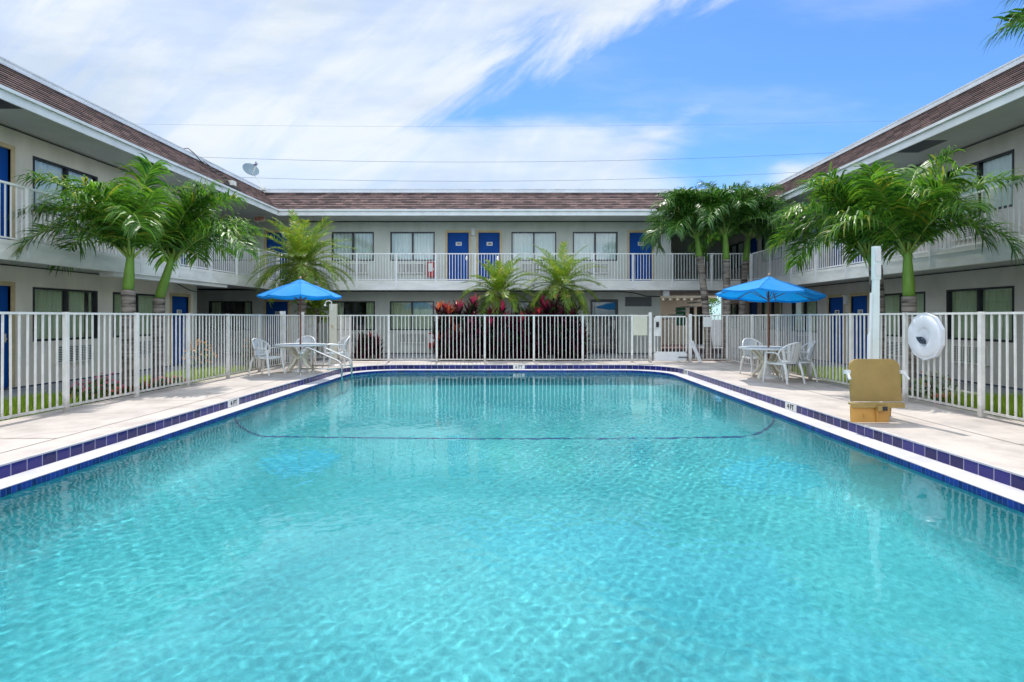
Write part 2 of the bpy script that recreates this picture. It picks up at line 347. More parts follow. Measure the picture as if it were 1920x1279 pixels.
def m_concrete(name, base, dark, sc=1.2):
    m = bpy.data.materials.new(name); m.use_nodes = True; t = m.node_tree; b = t.nodes['Principled BSDF']; b.inputs['Roughness'].default_value = .85
    g = t.nodes.new('ShaderNodeNewGeometry'); n = t.nodes.new('ShaderNodeTexNoise'); n.inputs['Scale'].default_value = sc; n.inputs['Detail'].default_value = 9; n.inputs['Roughness'].default_value = .68; t.links.new(g.outputs['Position'], n.inputs['Vector'])
    r = t.nodes.new('ShaderNodeValToRGB'); t.links.new(n.outputs[0], r.inputs[0]); r.color_ramp.elements[0].position = .30; r.color_ramp.elements[0].color = tuple(dark) + (1,); r.color_ramp.elements[1].position = .58; r.color_ramp.elements[1].color = tuple(base) + (1,)
    n2 = t.nodes.new('ShaderNodeTexNoise'); n2.inputs['Scale'].default_value = 90; n2.inputs['Detail'].default_value = 3; t.links.new(g.outputs['Position'], n2.inputs['Vector'])
    x = t.nodes.new('ShaderNodeMix'); x.data_type = 'RGBA'; x.blend_type = 'MULTIPLY'; x.inputs[0].default_value = .35; t.links.new(r.outputs[0], x.inputs[6]); t.links.new(n2.outputs[0], x.inputs[7])
    x2 = t.nodes.new('ShaderNodeMix'); x2.data_type = 'RGBA'; x2.blend_type = 'MULTIPLY'; x2.inputs[0].default_value = 1; t.links.new(x.outputs[2], x2.inputs[6]); x2.inputs[7].default_value = (1.2, 1.2, 1.2, 1)
    t.links.new(x2.outputs[2], b.inputs['Base Color'])
    bp = t.nodes.new('ShaderNodeBump'); bp.inputs['Strength'].default_value = .3; bp.inputs['Distance'].default_value = .005; t.links.new(n2.outputs[0], bp.inputs['Height']); t.links.new(bp.outputs[0], b.inputs['Normal']); return m
M_deck = m_concrete('deck_concrete', (.54, .48, .435), (.33, .295, .27))
M_coping = m_concrete('coping_white', (.56, .545, .56), (.42, .41, .43), 3)
M_walk = m_concrete('walkway_concrete', (.36, .37, .37), (.26, .27, .28))
M_gravel = m_concrete('white_gravel', (.62, .62, .64), (.16, .17, .20), 16)
M_ground = m_concrete('asphalt_ground', (.10, .10, .10), (.07, .07, .07), .6)
M_tile = tilemat('cobalt_riser_tile', (.014, .012, .12), .174, .30, (.30, .29, .40))
M_tile2 = tilemat('waterline_tile', (.012, .03, .22), .052, .30, (.10, .13, .35), gw=.003)

def m_basin():
    m = bpy.data.materials.new('pool_plaster'); m.use_nodes = True; t = m.node_tree; b = t.nodes['Principled BSDF']; b.inputs['Roughness'].default_value = .7
    g = t.nodes.new('ShaderNodeNewGeometry')
    def noise(s, d=4, dist=0, w=None):
        n = t.nodes.new('ShaderNodeTexNoise'); n.inputs['Scale'].default_value = s; n.inputs['Detail'].default_value = d; n.inputs['Distortion'].default_value = dist
        if w:
            mp = t.nodes.new('ShaderNodeMapping'); mp.inputs['Scale'].default_value = w; t.links.new(g.outputs['Position'], mp.inputs[0]); t.links.new(mp.outputs[0], n.inputs['Vector'])
        else: t.links.new(g.outputs['Position'], n.inputs['Vector'])
        return n
    a = noise(.45, 5, .3); f = noise(26, 4, 1.2); h = noise(9, 3, 1.5)
    r = t.nodes.new('ShaderNodeValToRGB'); t.links.new(a.outputs[0], r.inputs[0])
    r.color_ramp.elements[0].position = .3; r.color_ramp.elements[0].color = (.022, .315, .365, 1); r.color_ramp.elements[1].position = .7; r.color_ramp.elements[1].color = (.068, .46, .495, 1)
    r2 = t.nodes.new('ShaderNodeValToRGB'); t.links.new(f.outputs[0], r2.inputs[0]); r2.color_ramp.elements[0].position = .32; r2.color_ramp.elements[0].color = (.85, .9, .92, 1); r2.color_ramp.elements[1].position = .68; r2.color_ramp.elements[1].color = (1.35, 1.1, 1.08, 1)
    x = t.nodes.new('ShaderNodeMix'); x.data_type = 'RGBA'; x.blend_type = 'MULTIPLY'; x.inputs[0].default_value = 1; t.links.new(r.outputs[0], x.inputs[6]); t.links.new(r2.outputs[0], x.inputs[7])
    r3 = t.nodes.new('ShaderNodeValToRGB'); t.links.new(h.outputs[0], r3.inputs[0]); r3.color_ramp.elements[0].position = .35; r3.color_ramp.elements[0].color = (.86, .90, .9, 1); r3.color_ramp.elements[1].position = .65; r3.color_ramp.elements[1].color = (1.25, 1.08, 1.08, 1)
    y = t.nodes.new('ShaderNodeMix'); y.data_type = 'RGBA'; y.blend_type = 'MULTIPLY'; y.inputs[0].default_value = 1; t.links.new(x.outputs[2], y.inputs[6]); t.links.new(r3.outputs[0], y.inputs[7])
    t.links.new(y.outputs[2], b.inputs['Base Color']); return m
M_basin = m_basin()
M_stripe = mat('navy_depth_stripe', (.004, .06, .22), .4)

def m_water():
    m = bpy.data.materials.new('pool_water'); m.use_nodes = True; t = m.node_tree; t.nodes.remove(t.nodes['Principled BSDF'])
    g = t.nodes.new('ShaderNodeBsdfGlass'); g.inputs['IOR'].default_value = 1.26; g.inputs['Roughness'].default_value = 0; g.inputs['Color'].default_value = (.93, .99, 1, 1)
    t.links.new(g.outputs[0], t.nodes['Material Output'].inputs[0]); return m
M_water = m_water()

# ------------------------------------------------------------------ setting: ground, deck, pool
ZW, ZL = -.182, -.128
def rrect(x0, x1, y0, y1, rr, rn, n=10):
    """counter-clockwise from near-left; rr rear corner radius, rn near radius"""
    pts = []
    for cx, cy, a0, r in ((x0+rn, y0+rn, 180, rn), (x1-rn, y0+rn, 270, rn), (x1-rr, y1-rr, 0, rr), (x0+rr, y1-rr, 90, rr)):
        for k in range(n + 1):
            a = R(a0 + 90 * k / n); pts.append(Vector((cx + r*math.cos(a), cy + r*math.sin(a), 0)))
    return pts
DX0, DX1, DY0, DY1 = -4.905, 4.44, .6, 16.1
outer = rrect(DX0, DX1, DY0, DY1, 1.45, .5)
inner = rrect(DX0 + .29, DX1 - .31, DY0 + .3, DY1 - .3, 1.25, .3)
def sheet_with_hole(rect, hole, z):
    x0, x1, y0, y1 = rect
    o = [Vector((x0,y0,0)), Vector((x1,y0,0)), Vector((x1,y1,0)), Vector((x0,y1,0))]
    tris = tessellate_polygon([o, list(reversed(hole))]); allp = o + list(reversed(hole)); mb = MB()
    vs = [(p.x, p.y, z) for p in allp]; fs = []
    for tr in tris:
        a, b, c = [allp[i] for i in tr]; cr = (b-a).cross(c-a).z
        fs.append(tuple(tr) if cr > 0 else tuple(reversed(tr)))
    mb.add(vs, fs); return mb
def loopstrip(mb, A, za, B, zb):
    n = len(A); cum = 0
    for i in range(n):
        j = (i+1) % n; l = (A[j]-A[i]).length; h = abs(za-zb) if za != zb else .3
        mb.quad((A[i].x,A[i].y,za), (A[j].x,A[j].y,za), (B[j].x,B[j].y,zb), (B[i].x,B[i].y,zb), [(cum,h),(cum+l,h),(cum+l,0.004),(cum,0.004)])
        cum += l
hole_g = rrect(DX0 - .1, DX1 + .1, DY0 - .1, DY1 + .1, 1.45, .5)
structure(sheet_with_hole((-400, 400, -400, 400), hole_g, -.36), 'ground', M_ground)
deck = sheet_with_hole((-6.98, 6.75, -8, 17.5), outer, 0)
structure(deck, 'pool_deck', M_deck)
mb = MB()   # deck slab edge
for (a, b) in (((-6.98,-8),(-6.98,17.5)), ((6.75,17.5),(6.75,-8)), ((-6.98,17.5),(6.75,17.5))):
    mb.quad((a[0],a[1],0),(b[0],b[1],0),(b[0],b[1],-.36),(a[0],a[1],-.36))
structure(mb, 'deck_edge', M_deck)
mb = MB()
lip = rrect(DX0 - .03, DX1 + .03, DY0 - .03, DY1 + .03, 1.45, .5)
loopstrip(mb, lip, .004, outer, .004); loopstrip(mb, outer, .004, outer, -.012)
structure(mb, 'pool_deck_nosing', M_coping)
mb = MB(); loopstrip(mb, outer, -.012, outer, ZL); structure(mb, 'pool_riser_tile', M_tile)
mb = MB(); loopstrip(mb, outer, ZL, inner, ZL); loopstrip(mb, inner, ZL, inner, ZL - .007); structure(mb, 'pool_coping', M_coping)
inn2 = rrect(DX0+.295, DX1-.315, DY0+.305, DY1-.305, 1.245, .295)
mb = MB(); loopstrip(mb, inn2, ZL - .006, inn2, ZL - .125); structure(mb, 'waterline_tile', M_tile2)
def zf(y, dep): return ZW - dep
def floor_z(y): return ZW - (1.02 + .045 * y)
cs = [(0, 0.0), (0, .25)] + [(.55*(i/14)**1.5, .25 + .75*math.sin(PI/2*i/14)) for i in range(1, 15)]
mb = MB(); rings = []
for ins, fr_ in cs:
    rg = rrect(DX0+.295+ins, DX1-.315-ins, DY0+.305+ins, DY1-.305-ins, 1.245 - ins*.8, .295)
    rings.append([Vector((p.x, p.y, (ZL - .12) * (1 - fr_) + floor_z(p.y) * fr_)) for p in rg])
n = len(rings[0])
for A, B in zip(rings, rings[1:]):
    for i in range(n):
        j = (i+1) % n; mb.quad(A[i], A[j], B[j], B[i])
mb.add(rings[-1], [tuple(range(n))])
ob = structure(mb, 'pool_basin', M_basin, smooth=True)
# navy line where the floor breaks away to the deep end
YS = 8.84; mb = MB(); prof = []
xl = DX0 + .295; xr = DX1 - .315
for ins, fr_ in cs: prof.append((xl + ins + .006, (ZL-.12)*(1-fr_) + floor_z(YS)*fr_ + .006))
for ins, fr_ in reversed(cs): prof.append((xr - ins - .006, (ZL-.12)*(1-fr_) + floor_z(YS)*fr_ + .006))
for (xa, za), (xb, zb) in zip(prof, prof[1:]):
    k = -.045 * .03
    mb.quad((xa, YS-.03, za-k), (xb, YS-.03, zb-k), (xb, YS+.03, zb+k), (xa, YS+.03, za+k))
structure(mb, 'pool_depth_line', M_stripe)
import numpy as np
def water_surface():
    """one closed sheet of small gravity ripples: a sum of many short waves"""
    st = .022; xs_ = np.arange(DX0+.2, DX1-.2, st); ys_ = np.arange(DY0+.2, DY1-.2, st*1.0)
    XX, YY = np.meshgrid(xs_, ys_); ZZ = np.zeros_like(XX); rg = np.random.RandomState(4)
    warp = .25*np.sin(XX*.9+1)+.2*np.sin(YY*.7+XX*.5)
    for k in range(46):
        lam = .064*(1.0 + 6.0*rg.rand()**2.4); th = rg.rand()*2*np.pi; kk = 2*np.pi/lam; amp = .0150*lam/ (2*np.pi) / np.sqrt(6) * (lam/.064)**-.45
        ZZ += amp*np.sin(kk*(XX*np.cos(th)+YY*np.sin(th)) + rg.rand()*6.28 + 2.5*warp*rg.randn())
    patch = .75 + .45*np.sin(XX*.8+YY*.35+.5)*np.sin(YY*.6-XX*.3)
    ZZ = ZZ*patch
    nx, ny = len(xs_), len(ys_); vs = np.stack([XX, YY, ZW+ZZ], -1).reshape(-1, 3)
    idx = np.arange(nx*ny).reshape(ny, nx); q = np.stack([idx[:-1,:-1], idx[:-1,1:], idx[1:,1:], idx[1:,:-1]], -1).reshape(-1, 4)
    # keep the part inside the basin outline (the coping hides the ragged border)
    cxs, cys = (XX[:-1,:-1]+st/2).ravel(), (YY[:-1,:-1]+st/2).ravel(); inside = np.ones(len(cxs), bool); lim = [(p.x, p.y) for p in rrect(DX0+.26, DX1-.28, DY0+.27, DY1-.27, 1.27, .31)]
    ins = np.zeros(len(cxs), bool); m_ = len(lim)
    for i in range(m_):
        x1, y1 = lim[i]; x2, y2 = lim[(i+1) % m_]
        if y1 == y2: continue
        c = ((y1 > cys) != (y2 > cys)) & (cxs < (x2-x1)*(cys-y1)/(y2-y1)+x1); ins ^= c
    q = q[ins]; used, inv = np.unique(q, return_inverse=True); vs = vs[used]; q = inv.reshape(-1, 4)
    me = bpy.data.meshes.new('pool_water'); me.vertices.add(len(vs)); me.vertices.foreach_set('co', vs.ravel()); me.loops.add(q.size); me.loops.foreach_set('vertex_index', q.ravel().astype(np.int32))
    me.polygons.add(len(q)); me.polygons.foreach_set('loop_start', np.arange(0, q.size, 4, dtype=np.int32)); me.polygons.foreach_set('loop_total', np.full(len(q), 4, dtype=np.int32)); me.polygons.foreach_set('use_smooth', np.ones(len(q), bool)); me.materials.append(M_water); me.update(calc_edges=True)
    o = bpy.data.objects.new('pool_water', me); COL.objects.link(o); return tag(o, kind='structure')
wat = water_surface()
try:
    wat.cycles.is_caustics_caster = True; ob.cycles.is_caustics_receiver = True; sl.cycles.is_caustics_light = True
    bpy.data.objects['pool_depth_line'].cycles.is_caustics_receiver = True
except Exception as e: print('CAUST', e)
mb = MB()
for x in (-5.34, 5.49): mb.quad((x-.006,-8,.003),(x+.006,-8,.003),(x+.006,16.9,.003),(x-.006,16.9,.003))
for y in (3.4, 6.3, 9.2, 12.1, 15.0): mb.quad((-6.9,y,.0035),(-5.35,y,.0035),(-5.35,y+.012,.0035),(-6.9,y+.012,.0035)); mb.quad((5.5,y-.3,.0035),(6.6,y-.3,.0035),(6.6,y-.288,.0035),(5.5,y-.288,.0035))
structure(mb, 'deck_joint', mat('joint_dark', (.13, .11, .10), .9))
# garden levels
def flat(name, x0, x1, y0, y1, z, m): mb = MB(); mb.quad((x0,y0,z),(x1,y0,z),(x1,y1,z),(x0,y1,z)); return structure(mb, name, m)
mb = MB(); rk = random.Random(12)
for x, y, a, n_ in ((-5.9, 6.2, 1.1, 14), (5.9, 8.2, 2.2, 16), (-6.1, 10.2, .3, 12), (5.2, 5.4, .6, 12), (-5.6, 4.6, 2.4, 12), (6.1, 10.6, 1.4, 12)):
    for k in range(n_):
        a += rk.uniform(-.5, .5); x2, y2 = x+.09*math.cos(a), y+.09*math.sin(a)
        if not (-6.9 < x2 < -5.0 or 4.5 < x2 < 6.6): break
        w = .0028; nx_, ny_ = -math.sin(a)*w, math.cos(a)*w
        mb.quad((x-nx_,y-ny_,.0045),(x2-nx_,y2-ny_,.0045),(x2+nx_,y2+ny_,.0045),(x+nx_,y+ny_,.0045)); x, y = x2, y2
structure(mb, 'deck_crack', mat('crack_dark', (.16, .13, .12), .9))
flat('gravel_left', -7.45, -6.99, -8, 20.4, -.20, M_gravel)
flat('gravel_right', 6.76, 7.05, -8, 17.5, -.20, M_gravel)
flat('gravel_rear', -6.98, 5.2, 17.51, 20.4, -.196, M_gravel)
flat('walkway_left', -14, -9.1, -8, 22.5, -.10, M_walk)
flat('walkway_right', 8.9, 10.4, -8, 34, -.10, M_walk)
flat('walkway_rear', -9.1, 8.9, 20.4, 22.5, -.10, M_walk)
flat('passage_paving', 5.2, 8.9, 17.51, 34, -.104, mat('brick_paver', (.22, .12, .10), .85, var=.25, vscale=6))
mb = MB()
for x0, x1, y0, y1 in ((-9.1,-9.08,-8,20.4),(8.88,8.9,-8,17.5),(-9.1,5.2,20.38,20.4)): mb.box(x0,x1,y0,y1,-.36,-.102)
structure(mb, 'walkway_kerb', M_walk)
flat('lawn_soil_left', -9.08, -7.45, -8, 20.4, -.19, M_soil)
flat('lawn_soil_right', 7.05, 8.88, -8, 17.5, -.19, M_soil)
flat('planting_bed', -3.1, 3.4, 17.7, 20.0, -.188, M_mulch)
def grass(name, rects, nper, label, hmin, hmax):
    mb = MB(); rnd = random.Random(3)
    for x0, x1, y0, y1 in rects:
        for _ in range(int((x1-x0)*(y1-y0)*nper)):
            x = rnd.uniform(x0, x1); y = rnd.uniform(y0, y1); h = rnd.uniform(hmin, hmax); a = rnd.uniform(0, PI); w = .009
            lx, ly = rnd.uniform(-.1, .1), rnd.uniform(-.1, .1); dx, dy = math.cos(a)*w, math.sin(a)*w
            mb.add([(x-dx,y-dy,-.19),(x+dx,y+dy,-.19),(x+lx*.4+dx*.7,y+ly*.4+dy*.7,-.19+h*.6),(x+lx*.4-dx*.7,y+ly*.4-dy*.7,-.19+h*.6),(x+lx,y+ly,-.19+h)], [(0,1,2,3),(3,2,4)])
    return tag(mb.build(name, M_grass), label, 'grass', kind='stuff')
grass('grass', [(-8.7,-7.42,5.5,9.9),(-8.7,-7.5,12.2,15.2)], 2300, 'bright green grass strip behind the left fence', .16, .30)
grass('grass', [(7.1,8.6,6.0,9.4),(7.0,8.5,11.4,14.6)], 2300, 'bright green grass strip behind the right fence', .2, .36)

# ------------------------------------------------------------------ motel wings
XLw, XLf, XRw, XRf, Yf, Yw = -10.6, -9.35, 10.35, 8.98, 21.1, 22.5
H2, SB, ZS, ZE, ZT, ZC = 2.81, 2.45, 5.36, 5.55, 6.43, 6.57
WL = lambda s, z, d: (XLw + d, s, z)
WR = lambda s, z, d: (XRw - d, s, z)
WB = lambda s, z, d: (s, Yw - d, z)
WT, WBt = 2.06, .87          # ground floor window head / sill
DOORT = 2.05
def wall_with_holes(Wf, s0, s1, z0, z1, holes, depth=.16):
    mb = MB(); ss = sorted({s0, s1} | {h[0] for h in holes} | {h[1] for h in holes}); zs = sorted({z0, z1} | {h[2] for h in holes} | {h[3] for h in holes})
    for a, b in zip(ss, ss[1:]):
        for c, d in zip(zs, zs[1:]):
            ms, mz = (a+b)/2, (c+d)/2
            if any(h[0] < ms < h[1] and h[2] < mz < h[3] for h in holes): continue
            mb.quad(Wf(a,c,0), Wf(b,c,0), Wf(b,d,0), Wf(a,d,0)); mb.quad(Wf(a,c,-depth), Wf(a,d,-depth), Wf(b,d,-depth), Wf(b,c,-depth))
    for a, b, c, d in list(holes):
        for p, q in (((a,c),(b,c)), ((b,c),(b,d)), ((b,d),(a,d)), ((a,d),(a,c))):
            mb.quad(Wf(*p,0), Wf(*q,0), Wf(*q,-depth), Wf(*p,-depth))
    for p, q in (((s0,z0),(s1,z0)), ((s1,z0),(s1,z1)), ((s1,z1),(s0,z1)), ((s0,z1),(s0,z0))):
        mb.quad(Wf(*p,0), Wf(*q,0), Wf(*q,-depth), Wf(*p,-depth))
    return mb
crn = random.Random(11)
def window(root, Wf, s0, s1, z0, z1, mull=.5, gap=None, dark=False):
    mb = MB(); t = .045
    mb.wbox(Wf, s0, s1, z1-t, z1, -.10, .012); mb.wbox(Wf, s0, s1, z0, z0+t, -.10, .012)
    mb.wbox(Wf, s0, s0+t, z0+t, z1-t, -.10, .011); mb.wbox(Wf, s1-t, s1, z0+t, z1-t, -.10, .011)
    m = s0 + (s1-s0)*mull; mb.wbox(Wf, m-.03, m+.03, z0+t, z1-t, -.09, .006)
    w = mb.build('window', M_dark, root, world=True)
    mb = MB(); mb.wbox(Wf, s0+t, m-.03, z0+t, z1-t, -.052, -.046); mb.wbox(Wf, m+.03, s1-t, z0+t, z1-t, -.062, -.056)
    mb.build('pane', M_glass, w)
    segs = [(s0+.03, s1-.03)]
    if gap: segs = [(s0+.03, gap[0]), (gap[1], s1-.03)]
    if dark: segs = [(s0+.03, s0+.03+(s1-s0)*.22), (s1-.03-(s1-s0)*.2, s1-.03)]
    mb = MB()
    for a, b in segs:
        if b - a < .05: continue
        n = max(6, int((b-a)/.02)); ph = crn.uniform(0, 6); k1 = crn.uniform(38, 52)
        for i in range(n):
            p, q = a + (b-a)*i/n, a + (b-a)*(i+1)/n
            f = lambda x: -.115 + .022*math.sin(x*k1+ph) + .012*math.sin(x*k1*.37+ph*2)
            A, B = Wf(p, z0+.02, f(p)), Wf(q, z0+.02, f(q)); A2, B2 = Wf(p, z1-.02, f(p)), Wf(q, z1-.02, f(q))
            mb.quad(A, B, B2, A2)
    mb.build('curtain', M_sheer if z0 > 3 else M_curt, w, smooth=True)
def door(root, Wf, s0, s1, z0, z1, num=None, flip=False):
    fw = .09; mb = MB()
    mb.wbox(Wf, s0-fw, s0, z0, z1+fw, -.15, .02); mb.wbox(Wf, s1, s1+fw, z0, z1+fw, -.15, .02); mb.wbox(Wf, s0, s1, z1, z1+fw, -.15, .018)
    mbd = MB(); mbd.wbox(Wf, s0+.004, s1-.004, z0, z1-.004, -.10, -.045)
    d = mbd.build('door', M_door, root, world=True)
    mb.build('frame', M_dframe, d)
    h = MB(); hs = s1 - .09 if not flip else s0 + .09
    h.wbox(Wf, hs-.03, hs+.03, z0+.94, z0+1.12, -.045, -.03); h.wbox(Wf, hs-.05, hs+.012, z0+1.0, z0+1.025, -.03, .01)
    h.build('handle', M_steel, d)
    if num:
        c = (s0+s1)/2 + (0.02); z = z0 + 1.62; p = MB(); p.wbox(Wf, c-.12, c+.12, z-.075, z+.075, -.045, -.036); p.mi = 1
        o = Vector(Wf(c, z, -.033))
        if Wf is WB: m4 = Matrix.Translation(o) @ Matrix.Rotation(R(90), 4, 'X')
        elif Wf is WL: m4 = Matrix.Translation(o) @ Matrix.Rotation(R(90), 4, 'Z') @ Matrix.Rotation(R(90), 4, 'X')
        else: m4 = Matrix.Translation(o) @ Matrix.Rotation(R(-90), 4, 'Z') @ Matrix.Rotation(R(90), 4, 'X')
        text_into(p, num, .12, m4); p.build('number_plate', [M_plate, M_ink], d)
def ac(root, Wf, s0, s1, z0):
    z1 = z0 + .42; mb = MB(); mb.wbox(Wf, s0, s1, z0, z1, -.1, .05)
    mb.wbox(Wf, s0, s1, z0, z0+.03, .05, .075); mb.wbox(Wf, s0, s1, z1-.03, z1, .05, .075); mb.wbox(Wf, s0, s0+.03, z0+.03, z1-.03, .05, .074); mb.wbox(Wf, s1-.03, s1, z0+.03, z1-.03, .05, .074)
    u_ = mb.build('air_conditioner', M_ac, root, world=True)
    g = MB(); g.mi = 0; g.wbox(Wf, s0+.03, s1-.03, z0+.03, z1-.03, .0505, .054); g.mi = 1
    nn = 9; hh = (z1-z0-.06)/nn
    for i in range(nn): g.wbox(Wf, s0+.03, s1-.03, z0+.03+hh*i, z0+.03+hh*i+hh*.45, .054, .070)
    k = int((s1-s0)/.15)
    for i in range(1, k): x = s0 + (s1-s0)*i/k; g.wbox(Wf, x-.014, x+.014, z0+.03, z1-.03, .0705, .0725)
    g.build('grille', [M_acd, M_ac], u_)
def walllight(root, Wf, s, z):
    mb = MB(); mb.wbox(Wf, s-.07, s+.07, z-.14, z+.12, 0, .10); mb.wbox(Wf, s-.09, s+.09, z+.12, z+.16, 0, .13)
    mb.build('wall_light', M_trim, root, world=True, bevel=.012)
def railing(root, P, a0, a1, outx, z=H2, gaps=None):
    """P(a, z, d): a along, d inward from slab edge"""
    mb = MB()
    mb.wbox(P, a0, a1, z+1.03, z+1.07, .02, .065); mb.wbox(P, a0, a1, z+.035, z+.065, .03, .055)
    n = int((a1-a0)/.112)
    for i in range(n+1):
        a = a0 + (a1-a0)*i/n; mb.wbox(P, a-.010, a+.010, z+.065, z+1.03, .033, .053)
    r = mb.build('railing', M_rail, root, world=True)
    k = max(1, int((a1-a0)/1.52))
    for i in range(k+1):
        mb = MB(); a = min(max(a0 + (a1-a0)*i/k, a0+.03), a1-.03); mb.wbox(P, a-.028, a+.028, SB+.07, z+1.03, -.045, .018)
        mb.build('rail_post', M_rail, r)
def slab(root, x0, x1, y0, y1, name='walkway_slab'):
    mb = MB(); mb.box(x0, x1, y0, y1, SB+.06, H2); return mb.build(name, M_soffit, root, world=True)
def fascia(root, P, a0, a1):
    mb = MB(); mb.wbox(P, a0, a1, SB, H2+.005, -.03, .0); mb.wbox(P, a0, a1, SB-.001, SB+.05, 0, .12)
    mb.wbox(P, a0, a1, H2-.075, H2-.062, -.036, -.030)
    mb.build('walkway_fascia', M_fascia, root, world=True)
def mansard(root, P, e0, e1, t0, t1, m_f=M_trim):
    """P(a,z,d) d = inward recession from the eave; e0,e1 eave ends, t0,t1 ends at top"""
    mb = MB(); NC = 10; rec = 1.0; rise = ZT - ZE; sl_ = math.hypot(rec, rise); lift = .032
    nx, nz = rise/sl_, rec/sl_    # outward normal (-d, +z)
    for i in range(NC):
        f0, f1 = i/NC, (i+1)/NC
        A = lambda f, l, e, t: P(e + (t-e)*f, ZE + rise*f + nz*l, rec*f - nx*l)
        v0, v1 = f0*sl_, f1*sl_
        a0, a1 = A(f0, lift, e0, t0), A(f0, lift, e1, t1); b1, b0 = A(f1, .004, e1, t1), A(f1, .004, e0, t0)
        ea0, ea1 = e0+(t0-e0)*f0, e1+(t1-e1)*f0
        mb.quad(a0, a1, b1, b0, [(ea0, v0+.002), (ea1, v0+.002), (ea1, v1), (ea0, v1)])
        c0, c1 = A(f0, .0, e0, t0), A(f0, .0, e1, t1)
        mb.quad(c0, c1, a1, a0, [(ea0, v0), (ea1, v0), (ea1, v0+.001), (ea0, v0+.001)])
    roof = mb.build('roof', M_shingle, root, world=True)
    mb = MB(); mb.wbox(P, t0, t1, ZT, ZT+.035, .93, 1.02); mb.wbox(P, t0, t1, ZT+.035, ZC, 1.0, 1.03); mb.wbox(P, t0, t1, ZC, ZC+.03, .985, 1.3)
    mb.build('parapet_cap', M_cap, roof)
    mb = MB(); mb.wbox(P, e0, e1, ZS-.03, ZE-.05, -.035, 0.0); mb.wbox(P, e0, e1, ZE-.05, ZE+.012, -.09, .03)
    mb.build('eave_fascia', m_f, roof)
PL = lambda a, z, d: (XLf - d, a, z)
PR = lambda a, z, d: (XRf + d, a, z)
PB = lambda a, z, d: (a, Yf + d, z)
F2 = H2 + .005
def up(z): return z + 2.86

# --- left wing
wl = thing('motel_wing', 'cream two-storey motel wing on the left side, white balcony railing and shingled mansard roof', 'building', (-12, 8, -.36))
Ldoors = [(10.42, 11.36), (16.62, 17.46), (3.6, 4.5), (2.4, 3.3)]; Lwin = [(11.88, 13.70), (14.22, 16.05), (8.0, 9.8), (5.6, 7.4)]
LE = 17.9
holes = [(a, b, -.10, DOORT) for a, b in Ldoors] + [(a, b, WBt, WT) for a, b in Lwin]
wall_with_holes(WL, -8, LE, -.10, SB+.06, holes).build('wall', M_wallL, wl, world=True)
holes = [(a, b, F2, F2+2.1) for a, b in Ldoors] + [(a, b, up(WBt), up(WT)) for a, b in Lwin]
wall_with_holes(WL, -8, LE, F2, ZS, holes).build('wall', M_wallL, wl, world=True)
mb = MB(); mb.box(-10.758, -10.585, -8, LE+.01, -.36, -.07)
for a, b in Ldoors: pass
mb.build('plinth', M_plinth, wl, world=True)
for i, (a, b) in enumerate(Ldoors): door(wl, WL, a, b, -.06, DOORT, '175' if i == 1 else '173' if i == 0 else None); door(wl, WL, a, b, F2, F2+2.08, None, True)
for i, (a, b) in enumerate(Lwin):
    window(wl, WL, a, b, WBt, WT, gap=(a+1.52, a+1.68) if i == 0 else None); window(wl, WL, a, b, up(WBt), up(WT))
for a in (12.43, 14.75, 8.5, 6.1): ac(wl, WL, a, a+1.06, .33); ac(wl, WL, a, a+1.06, 3.20)
mb = MB(); mb.box(-16.6, XLw-.16, -8, LE, SB+.06, H2); mb.box(-16.6, XLw-.16, LE, 22.5, SB+.06, H2); mb.build('room_floor', M_soffit, wl, world=True)
mb = MB(); mb.box(-16.8, -16.6, -8, 22.5, -.36, ZS+.1); mb.box(-16.6, XLw-.16, -8.2, -8, -.36, ZS+.1); mb.box(-16.6, -10.585, LE-.15, LE, -.10, ZS)
mb.build('side_wall', M_wallB, wl, world=True)
slab(wl, XLw-.16, XLf, -8, Yf)
fascia(wl, PL, -8, Yf); railing(wl, PL, -8, Yf-.02, 1)
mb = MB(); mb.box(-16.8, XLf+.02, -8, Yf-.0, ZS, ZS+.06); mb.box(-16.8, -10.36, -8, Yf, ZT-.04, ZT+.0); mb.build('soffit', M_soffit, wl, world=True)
mansard(wl, PL, -8, Yf, -8, Yf+1.0, M_trim)
for x_, a_, b_ in ((.75, 9.2, 10.35), (.5, 14.0, 14.9)): mb = MB(); mb.box(XLf-.02, XLf-x_, a_, b_, ZS-.006, ZS-.001); mb.build('soffit_vent', M_dark, wl, world=True)
mb = MB(); mb.tube([(XLw+.02, -8, ZS-.03), (XLw+.02, LE, ZS-.03)], .014, 6)
mb.tube([(XLw+.02, -8, SB+.03), (XLw+.02, 16.0, SB+.03), (XLw+.02, 16.9, SB-.02), (XLw+.02, 17.5, SB-.18), (XLw+.02, LE-.02, SB-.22)], .014, 6); mb.build('conduit', M_dark, wl, world=True)
mb = MB()    # deep edge beam that stops short of the corner
mb.box(XLf-.35, XLf-.02, 12.6, 17.5, SB-.10, SB-.003); mb.build('beam', M_fascia, wl, world=True)
mb = MB(); mb.tube([(-10.5, 16.9, 6.62), (-10.36, 17.05, 6.68), (-10.28, 17.25, 6.58), (-10.2, 17.4, 6.42), (-9.62, 18.1, 5.86)], .014, 6); mb.tube([(-10.15, 17.5, 6.42), (-9.7, 18.25, 5.96)], .011, 6)
mb.tube([(-9.45, 17.5, 5.70), (-9.45, 18.5, 5.70)], .022, 6); mb.build('roof_cable', M_dark, wl, world=True)
mb = MB(); mb.box(-9.68, -9.52, 18.15, 18.35, 5.80, 5.96); mb.build('junction_box', M_ac, wl, world=True)

